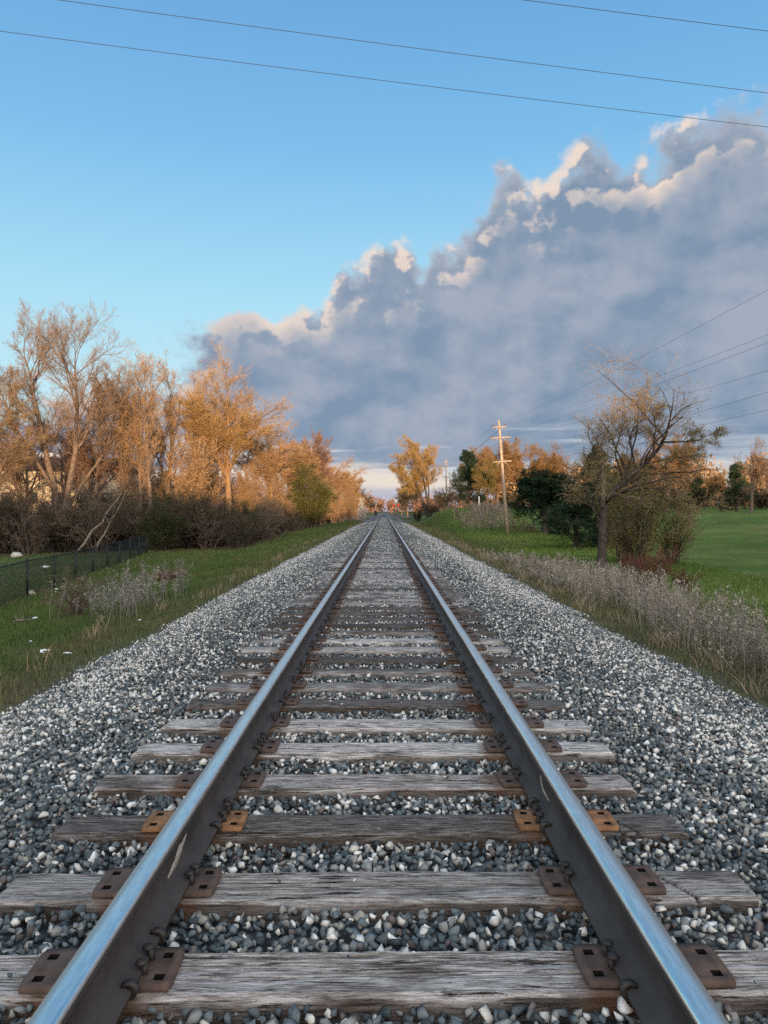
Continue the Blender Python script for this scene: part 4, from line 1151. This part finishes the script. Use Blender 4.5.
# ------------------------------------------------------------------ utility poles and wires
def pole(x, y, H, lean, label):
    z = float(hgt(x, y)); r = empty('utility_pole', (x, y, z)); r.rotation_euler = (0, lean, 0)
    tag(r, label, 'utility pole', 'utility poles along the track')
    m = MB(); m.tube([(0, 0, -.3), (0, 0, H * .5), (0, 0, H)], [.17, .145, .11], 12); m.build('post', M['pole'], r, True)
    pins = []
    for (zz, w) in ((H - .65, 1.35), (H - 1.65, 1.9), (H - 3.9, 1.8)):
        m = MB(); m.box((0, -.16, zz), (w, .10, .115)); a = m.build('crossarm', M['pole'], r)
        m = MB()
        for s in (-1, 1): m.box((s * w * .18, -.2, zz - .17), (w * .42, .012, .035), ry=s * .75)
        m.build('brace', M['grey_metal'], a)
        for s in (-1, 1):
            m = MB(); px_ = s * (w / 2 - .1)
            m.tube([(px_, -.16, zz + .05), (px_, -.16, zz + .13)], .012, 6)
            m.tube([(px_, -.16, zz + .12), (px_, -.16, zz + .16), (px_, -.16, zz + .20), (px_, -.16, zz + .24)], [.04, .055, .04, .025], 8)
            m.build('insulator', M['ceramic'], a); pins.append((px_, -.16, zz + .24))
    m = MB(); m.tube([(.16, -.05, H * .3), (.16, -.05, H - 4)], .02, 5); m.build('conduit', M['black'], r)
    cl, sl = math.cos(lean), math.sin(lean)
    return [(x + a * cl + c * sl, y + b, z - a * sl + c * cl) for a, b, c in pins]
d1 = 70; x1 = pos(508, d1); H1 = topz(420, d1) - float(hgt(x1, d1))
pinsA = pole(x1, d1, H1, -.075, 'tall sunlit wooden utility pole with three crossarms on the grass bank')
d2 = 165; x2 = pos(447, d2); H2 = topz(459, d2) - float(hgt(x2, d2))
pinsB = pole(x2, d2, H2, -.01, 'far smaller utility pole beyond the leaning golden tree')
def wire(a, b, sag, r, label, n=40):
    t = np.linspace(0, 1, n)[:, None]; P = np.array(a) * (1 - t) + np.array(b) * t; P[:, 2] -= (sag * 4 * t * (1 - t))[:, 0]
    m = MB(); m.tube(P, r, 5); o = m.build('power_line', M['black'], None, True)
    tag(o, label, 'power line', 'overhead power lines'); return o
tgt = [(768, 297), (768, 335), (768, 349), (768, 369), (768, 396), (768, 408)]
wl_ = ['power line from the nearer pole rising highest past the leaning tree', 'second highest power line above the leaning tree', 'third power line down above the leaning tree', 'fourth power line down, behind the leaning tree top', 'fifth power line down, passing behind the leaning tree', 'lowest power line running from the nearer pole']
for k, (pa, (tx, ty)) in enumerate(zip(pinsA, tgt)):
    yb = -24.0; xw = 11.0 + .35 * (k % 2)
    yq = xw / ((tx - 384.5) / F); zq = CAMZ + (511 - ty) / F * yq
    # sagging span that passes height zq where it leaves the view
    t = (d1 - yq) / (d1 - yb); sag = 1.1
    zb_ = (zq + sag * 4 * t * (1 - t) - pa[2] * (1 - t)) / t
    wire(pa, (xw, yb, zb_), sag, .0045, wl_[k], 60)
for k, (a, b) in enumerate(zip(pinsA, pinsB)):
    wire(a, b, .9, .010, ['upper', 'upper', 'middle', 'middle', 'lower', 'lower'][k] + ' power line strung between the near and the far pole, ' + ['track side', 'field side'][k % 2])
for (pA, pB, lab) in (((60, 0, 11.9), (768, 93, 14.3), 'thin line crossing the open blue sky, middle of the three'), ((0, 31, 12.4), (768, 127, 15.5), 'thin line crossing the blue sky and the cloud top, lowest of the three'), ((525, 0, 12.1), (768, 31, 12.9), 'short thin line across the top corner of the sky, highest of the three')):
    a = np.array([pos(pA[0], pA[2]), pA[2], topz(pA[1], pA[2])]); b = np.array([pos(pB[0], pB[2]), pB[2], topz(pB[1], pB[2])])
    dv = (b - a) / np.linalg.norm(b - a)
    a2 = a - dv * 18; b2 = b + dv * 18
    n = np.linalg.norm(b2 - a2); sag = .35; tt = 18 / n
    a2[2] += sag * 4 * tt * (1 - tt); b2[2] += sag * 4 * tt * (1 - tt)
    wire(a2, b2, sag, .005, lab, 50)

# ------------------------------------------------------------------ chain-link fence
fx = lambda y: -11.5 - (y - 24) * .161
fr = empty('chain_link_fence', (fx(24), 24, float(hgt(fx(24), 24))))
tag(fr, 'low black chain-link fence slanting across the grass toward the thicket', 'fence')
O = np.array(fr.location)
py_ = np.arange(17.9, 50, 3.08)
posts = [np.array([fx(y), y, float(hgt(fx(y), y))]) - O for y in py_]
for p in posts:
    m = MB(); m.tube([p + (0, 0, -.2), p + (0, 0, 1.24)], .040, 8); m.tube([p + (0, 0, 1.24), p + (0, 0, 1.27)], [.036, .012], 8)
    m.build('post', M['fence'], fr)
m = MB(); m.tube([p + np.array([0, 0, 1.18]) for p in posts], .021, 6); m.build('top_rail', M['fence'], fr)
P0, P1 = [], []
tot = len(posts) - 1
P = np.array(posts)
def along(s):
    s = np.clip(s, 0, tot - 1e-6); i = s.astype(int); f = (s - i)[:, None]; return P[i] * (1 - f) + P[i + 1] * f
du = .062 / 3.12; s0 = np.arange(-1.1 / 3.12, tot, du); n = len(s0)
segs = []
for sg in (1, -1):
    for k in range(6):
        a = s0 + (k / 6) * 1.12 / 3.12 if sg > 0 else s0 + 1.12 / 3.12 * (1 - k / 6)
        b = s0 + ((k + 1) / 6) * 1.12 / 3.12 if sg > 0 else s0 + 1.12 / 3.12 * (1 - (k + 1) / 6)
        ok = (a >= 0) & (b >= 0) & (a <= tot) & (b <= tot)
        A_ = along(a[ok]); B_ = along(b[ok]); A_[:, 2] += .04 + 1.12 * k / 6; B_[:, 2] += .04 + 1.12 * (k + 1) / 6
        segs.append(np.stack([A_, B_], 1))
segs = np.vstack(segs)
v, q = tubes(segs, np.full((len(segs), 2), .0026), 3)
mkobj('wire_mesh', np_mesh('wire_mesh', v, [q]), M['fence'], fr)

# ------------------------------------------------------------------ building behind the trees
bx, by = -58.0, 104.0
zb = float(hgt(bx, by)) - .1
bd = empty('yellow_building', (bx, by, zb), R(4)); tag(bd, 'long low pale yellow building with a dark roof behind the bare trees', 'building')
zt = topz(471, by) - zb
m = MB(); m.box((0, 6, zt / 2), (42, 12, zt)); wl0 = m.build('wall', M['wall_y'], bd)
m = MB(); m.box((0, 6, zt + .95), (43, 13, 1.9), taper=.965); rf = m.build('roof', M['roof_d'], bd)
m = MB(); m.box((-3.5, 6, zt + 2.3), (28, 9, .85)); m.build('upper_roof', M['roof_p'], bd)
m = MB(); m.box((0, -.03, zt - .12), (42.1, .10, .22)); m.build('fascia', M['trim'], bd)
for fl_ in range(2):
    for k in range(12):
        wx = -19 + k * 3.45
        m = MB(); m.box((wx, -.02, 1.9 + fl_ * 3.2), (1.55, .07, 1.55)); w_ = m.build('window', M['roof_d'], bd)
        m = MB()
        for s in (-1, 1): m.box((wx + s * .36, -.05, 1.9 + fl_ * 3.2), (.62, .04, 1.35))
        m.build('pane', M['glass'], w_)

# ------------------------------------------------------------------ level crossing signals, far buildings
def crossing_signal(x, y, label, lit):
    z = float(hgt(x, y)) if abs(x) > 3.4 else -.3
    r = empty('crossing_signal', (x, y, z)); tag(r, label, 'crossing signal', 'level crossing signals')
    h = 4.7
    m = MB(); m.tube([(0, 0, -.3), (0, 0, h)], .09, 10); m.build('mast', M['grey_metal'], r, True)
    f = -.14 if lit else .14
    m = MB()
    for a in (.78, -.78): m.box((0, f + (.02 if a > 0 else -.02), h - .55), (1.5, .03, .24), ry=a)
    m.build('crossbuck', M['white'] if lit else M['grey_metal'], r)
    m = MB(); m.box((0, f * .7, h - 1.55), (1.5, .07, .09)); m.build('lamp_arm', M['signal_black'], r)
    for s in (-1, 1):
        m = MB(); m.tube([(s * .62, f * 1.0, h - 1.55), (s * .62, f * 1.35, h - 1.55)], .33, 16); hd = m.build('signal_head', M['signal_black'], r)
        m = MB(); m.tube([(s * .62, f * 1.36, h - 1.55), (s * .62, f * 1.7, h - 1.55)], [.17, .12], 14)
        m.build('lamp', M['red_lamp'] if lit else M['signal_black'], hd)
    m = MB(); m.box((0, -f * .6, 1.0), (.7, .5, 1.3), bev=.03); m.build('control_box', M['signal_black'], r)
crossing_signal(pos(396.5, 192), 192, 'crossing signal with a white crossbuck and glowing red lamps right of the track', True)
crossing_signal(pos(376.3, 212), 212, 'dark crossing signal seen from behind across the road', False)
# ------------------------------------------------------------------ small things
x = pos(479.5, 100); z = float(hgt(x, 100))
m = MB(); m.tube([(0, 0, -.2), (0, 0, 1.75), (0, 0, 1.8)], [.09, .09, .05], 10); o = m.build('marker_post', M['trim'], None, False, (x, 100, z)); tag(o, 'short white marker post on the bank left of the utility pole', 'post')
x = pos(163.5, 17.2); z = float(hgt(x, 17.2))
m = MB(); m.box((0, 0, .12), (.045, .03, .34), ry=.08); m.box((.012, 0, .29), (.05, .035, .03)); o = m.build('stake', M['black'], None, False, (x, 17.2, z)); tag(o, 'short black stake in the grass at the ballast edge', 'stake')
def scrap(px, py, s, label, seed, zoff=.05):
    s = s * .5
    g = np.random.default_rng(seed)
    d = 12.0
    for _ in range(30):
        x = pos(px, d); d = (CAMZ - float(hgt(x, d)) - zoff) * F / (py - 511)
    x = pos(px, d); n = 6
    X, Y = np.meshgrid(np.linspace(-1, 1, n), np.linspace(-.6, .6, n)); Zs = 1.0 * (fbm(X * 1.7 + seed, Y * 1.7 + 3, 3)) 
    V = np.stack([X + .2 * g.normal(size=X.shape), Y + .15 * g.normal(size=X.shape), Zs], -1).reshape(-1, 3) * s
    V2 = V.copy(); V2[:, 2] += .004
    a = (np.arange(n - 1)[:, None] * n + np.arange(n - 1)[None]).ravel(); q = np.stack([a, a + 1, a + n + 1, a + n], -1)
    me = np_mesh('paper_scrap', np.vstack([V, V2]), [np.vstack([q[:, ::-1], q + n * n])])
    o = mkobj('paper_scrap', me, M['paper'], None, (x, d, float(hgt(x, d)) + zoff)); tag(o, label, 'litter', 'white litter in the grass'); o.rotation_euler = (0, 0, g.uniform(0, 3))
scrap(35, 619, .10, 'white paper scrap on the grass beside a fallen twig', 1)
scrap(31, 642, .05, 'tiny white scrap alone on the open grass', 2)
scrap(45, 653, .13, 'white crumpled scrap, largest one in the grass before the weeds', 3)
scrap(68, 655, .09, 'white torn scrap just beside the bare weeds', 4)
scrap(140, 621, .06, 'small white scrap in the grass beside the ballast', 5)
scrap(46, 569, .40, 'white litter on the lawn behind the second fence post', 6)
scrap(57, 590, .16, 'white rubble-like litter along the fence foot', 7)
def boulder(x, y, s, label, seed):
    V, T = rock_variants(1, 26, seed)[0]
    m = MB(); m.add(V * s, None, T); o = m.build('rock', M['rockp'], None, False, (x, y, float(hgt(x, y)) + s * .3)); tag(o, label, 'rock')
boulder(pos(17, 50), 50, .42, 'pale rounded rock lying on the lawn before the thicket', 3)
boulder(pos(24, 24.5), 25, .2, 'small pale stone at the foot of the first fence post', 4)
gb = np.random.default_rng(4)
def branch(p0, p1, r, label, seed, twigs=6):
    g = np.random.default_rng(seed); p0 = np.array(p0); p1 = np.array(p1)
    t = np.linspace(0, 1, 9)[:, None]; P = p0 * (1 - t) + p1 * t; P[1:-1] += g.normal(0, .03, (7, 3)) * np.linalg.norm(p1 - p0) * .4
    m = MB(); m.tube(P - p0, np.linspace(r, r * .3, 9), 7)
    for k in range(twigs):
        i = g.integers(2, 8); e = P[i] - p0 + g.normal(0, .22, 3) * np.linalg.norm(p1 - p0) * .5; e[2] = max(e[2], 0)
        m.tube([P[i] - p0, (P[i] - p0 + e) / 2 + g.normal(0, .03, 3), e], [r * .4, r * .3, r * .12], 5)
    o = m.build('fallen_branch', M['wood_log'], None, True, tuple(p0)); tag(o, label, 'branch')
def gp(px, d, dz=.05): x = pos(px, d); return (x, d, float(hgt(x, d)) + dz)
branch(gp(152, 26.5), gp(186, 25, .15), .07, 'grey fallen branch lying in the grass near the ballast', 1)
branch(gp(14, 15.6), gp(36, 15.4), .025, 'thin fallen twig beside a white paper scrap', 2)
branch(gp(78, 50, .2), (pos(122, 52), 52, 2.6), .10, 'long pale broken limb leaning into the thicket behind the fence', 3, 4)
branch(gp(96, 50.5, .2), (pos(128, 53), 53, 2.9), .08, 'second pale broken limb leaning beside the longer one', 4, 3)
branch(gp(553, 19, .1), gp(563, 18.3, .12), .03, 'short dark stick at the ballast edge before the weeds', 5, 3)

# ------------------------------------------------------------------ world
w = bpy.data.worlds.new('World'); scene.world = w; w.use_nodes = True
t = NT(w.node_tree); bg = w.node_tree.nodes['Background']
E = 2 ** EXPO
sky = t.node('ShaderNodeTexSky', sky_type='NISHITA'); sky.sun_disc = False
sky.sun_elevation = SUN_EL; sky.sun_rotation = math.pi + SUN_AZ
sky.altitude = 200; sky.air_density = 1.0; sky.dust_density = .6; sky.ozone_density = 1.5
D = t.node('ShaderNodeTexCoord').outputs['Generated']
sp_ = t.node('ShaderNodeSeparateXYZ'); t.l.new(D, sp_.inputs[0])
az = t.math('ARCTAN2', sp_.outputs[0], sp_.outputs[1]); el = t.math('ARCSINE', sp_.outputs[2])
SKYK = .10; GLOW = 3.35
skyc = t.vmath('MULTIPLY', sky.outputs[0], (SKYK,) * 3)
# clear blue with elevation (pale cyan low, deeper above, lightened overhead for ambient)
blue = t.ramp(t.maprange(el, 0, 1.2), [(0, (.66, .74, .84)), (.10, (.58, .86, 1.0)), (.22, (.43, .80, 1.0)), (.38, (.21, .55, .93)), (.55, (.125, .39, .79)), (.72, (.22, .42, .70)), (1, (.45, .55, .68))])
blue = t.vmath('MULTIPLY', blue, (1 / E,) * 3)
skyc = t.mix(.8, skyc, blue)
# clouds, in azimuth / elevation
A2 = t.node('ShaderNodeCombineXYZ', in_X=az, in_Y=el).outputs[0]
edge = [(-60, 470), (60, 430), (140, 366), (190, 342), (226, 322), (296, 312), (328, 296), (346, 266), (404, 248), (424, 252), (434, 220), (468, 200), (486, 172), (499, 146), (514, 148), (528, 176), (548, 174), (600, 150), (636, 144), (655, 152), (690, 118), (720, 105), (768, 92), (860, 60), (1000, 10)]
def azel(px, py):
    u, v = (px - 384.5) / F, (511 - py) / F; return math.atan(u), math.atan(v / math.sqrt(1 + u * u))
fc = t.node('ShaderNodeFloatCurve'); cv = fc.mapping.curves[0]
pp = [azel(*e) for e in edge]; a0, a1 = -.7, .9
cvp = [((a - a0) / (a1 - a0), e / .8) for a, e in pp]
cv.points[0].location = (0, .02); cv.points[1].location = (1, .9)
for (a, e) in cvp: cv.points.new(a, e)
for p in cv.points: p.handle_type = 'VECTOR'
fc.mapping.update()
t.set(fc.inputs['Value'], t.maprange(az, a0, a1))
eedge = t.math('MULTIPLY', fc.outputs[0], .8)
sd = t.math('SUBTRACT', eedge, el)
bump_ = t.node('ShaderNodeTexNoise', noise_dimensions='1D'); bump_.inputs['Scale'].default_value = 7.5; bump_.inputs['Detail'].default_value = 2; t.l.new(t.math('ADD', az, 4.37), bump_.inputs['W'])
sd = t.math('ADD', sd, t.math('MULTIPLY', t.math('SUBTRACT', bump_.outputs[0], .45), .06))
def N(scale, vx=1, vy=1, ox=0, oy=0, detail=6, rough=.55, dist=.3):
    v = t.vmath('ADD', t.scalev(A2, vx, vy, 1), (ox, oy, 0)); return t.noise(v, scale, detail, rough, 0, '2D')
n1 = N(6.5, 1, 1.25, 3.1, .4, 9, .52, 0)
n1b = N(6.5, 1, 1.25, 3.1 - .014, .4 + .022, 9, .52, 0)
n2 = N(24, 1, 1.2, 1.7, 2.2, 6, .6, 0)
dens_in = t.math('ADD', sd, t.math('ADD', t.math('MULTIPLY', t.math('SUBTRACT', n1, .53), .24), t.math('MULTIPLY', t.math('SUBTRACT', n2, .5), .035)))
dens = t.maprange(dens_in, -.006, .022, 0, 1, True)
# ragged base, thin bright slits, clear cream band under it
n3 = N(3.2, 1.0, 9.0, .3, .2, 6, .6, .2)
lowd = t.maprange(t.math('ADD', el, t.math('MULTIPLY', t.math('SUBTRACT', n3, .5), .05)), .046, .062, 0, 1, True)
slit = t.maprange(N(2.2, 1.0, 22.0, 5.1, .2, 5, .6, .1), .49, .62, 0, .85, True)
slit = t.math('MULTIPLY', slit, t.math('MULTIPLY', t.maprange(el, .118, .10), t.maprange(az, .30, .05, .35, 1)))
dens = t.math('MULTIPLY', dens, lowd)
front = t.maprange(sp_.outputs[1], -.1, .35)
dens = t.math('MULTIPLY', dens, front)
# colour of the cloud: shaded grey-blue body, peach where the low sun reaches the billows at its rim
body = t.mix(t.maprange(t.math('ADD', N(5, 1, 2.0, 8, 3, 7, .58, 0), t.math('MULTIPLY', t.math('SUBTRACT', n1, n1b), 1.6)), .30, .70), c4((.215, .305, .43)), c4((.36, .415, .515)))
relief = t.maprange(t.math('SUBTRACT', n1, n1b), -.03, .07)
rim = t.maprange(dens_in, .010, .090, 1, 0, True)
sel = t.maprange(N(4.2, 1, 1, 6.3, 1.2, 3, .5, 0), .36, .52, .7, 1)
lit = t.math('MULTIPLY', t.math('MULTIPLY', rim, t.maprange(relief, .18, .74, 0, 1, True)), sel, clamp=True)
upper = t.maprange(el, .05, .3, .55, 1)
cl = t.mix(t.math('MULTIPLY', lit, upper), body, c4((.90, .74, .63)))
cl = t.mix(t.math('MULTIPLY', t.maprange(dens_in, .0, .03, .5, 0), t.math('MULTIPLY', rim, upper)), cl, c4((.74, .67, .64)))
cl = t.mix(slit, cl, c4((.72, .76, .80)))
cl = t.vmath('MULTIPLY', cl, (1 / E,) * 3)
# pale peach band at the horizon
hb = t.maprange(t.math('ADD', el, t.math('MULTIPLY', t.math('SUBTRACT', n3, .5), .03)), .05, .10, 1, 0, True)
peach = t.vmath('MULTIPLY', t.ramp(t.math('ADD', el, t.math('MULTIPLY', t.math('SUBTRACT', n3, .5), .02)), [(0, (.62, .52, .55)), (.018, (.50, .50, .60)), (.026, (.56, .55, .62)), (.036, (.84, .74, .64)), (.06, (.78, .72, .66))]), (1 / E,) * 3)
skyc = t.mix(t.math('MULTIPLY', hb, front), skyc, peach)
# sunset half of the sky, unseen behind the viewer, brightened to lift the shaded foreground
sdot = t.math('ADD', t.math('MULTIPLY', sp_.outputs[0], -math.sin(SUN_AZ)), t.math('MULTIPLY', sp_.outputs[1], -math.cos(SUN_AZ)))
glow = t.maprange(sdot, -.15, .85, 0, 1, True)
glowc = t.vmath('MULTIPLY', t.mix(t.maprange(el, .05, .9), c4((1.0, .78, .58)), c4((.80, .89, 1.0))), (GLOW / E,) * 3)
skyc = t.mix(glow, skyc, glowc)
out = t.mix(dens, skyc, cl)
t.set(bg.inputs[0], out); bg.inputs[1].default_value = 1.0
w.cycles.sampling_method = 'MANUAL'; w.cycles.sample_map_resolution = 512

sun = bpy.data.lights.new('sun', 'SUN'); sun.energy = 3.1; sun.angle = R(.55); sun.color = (1.0, .63, .33)
so = bpy.data.objects.new('sun', sun); col.objects.link(so)
from mathutils import Vector
Ld = Vector((math.sin(SUN_AZ) * math.cos(SUN_EL), math.cos(SUN_AZ) * math.cos(SUN_EL), -math.sin(SUN_EL)))
so.rotation_euler = Ld.to_track_quat('-Z', 'Y').to_euler(); so.location = (0, -20, 40)

cam = bpy.data.cameras.new('camera'); co = bpy.data.objects.new('camera', cam); col.objects.link(co)
co.location = (CAMX, 0, CAMZ); co.rotation_euler = (R(90), 0, 0)
cam.sensor_fit = 'VERTICAL'; cam.sensor_height = 24; cam.lens = F / 1024 * 24; cam.clip_start = .05; cam.clip_end = 6000
cam.shift_y = -1 / 1024
scene.camera = co
scene.view_settings.view_transform = 'Standard'; scene.view_settings.look = 'None'
scene.view_settings.exposure = EXPO; scene.view_settings.gamma = 1
scene.render.resolution_x = 768; scene.render.resolution_y = 1024
scene.cycles.use_adaptive_sampling = True; scene.cycles.adaptive_threshold = .008
scene.cycles.max_bounces = 4; scene.cycles.diffuse_bounces = 2; scene.cycles.glossy_bounces = 2; scene.cycles.transmission_bounces = 3; scene.cycles.transparent_max_bounces = 4
scene.cycles.use_denoising = False
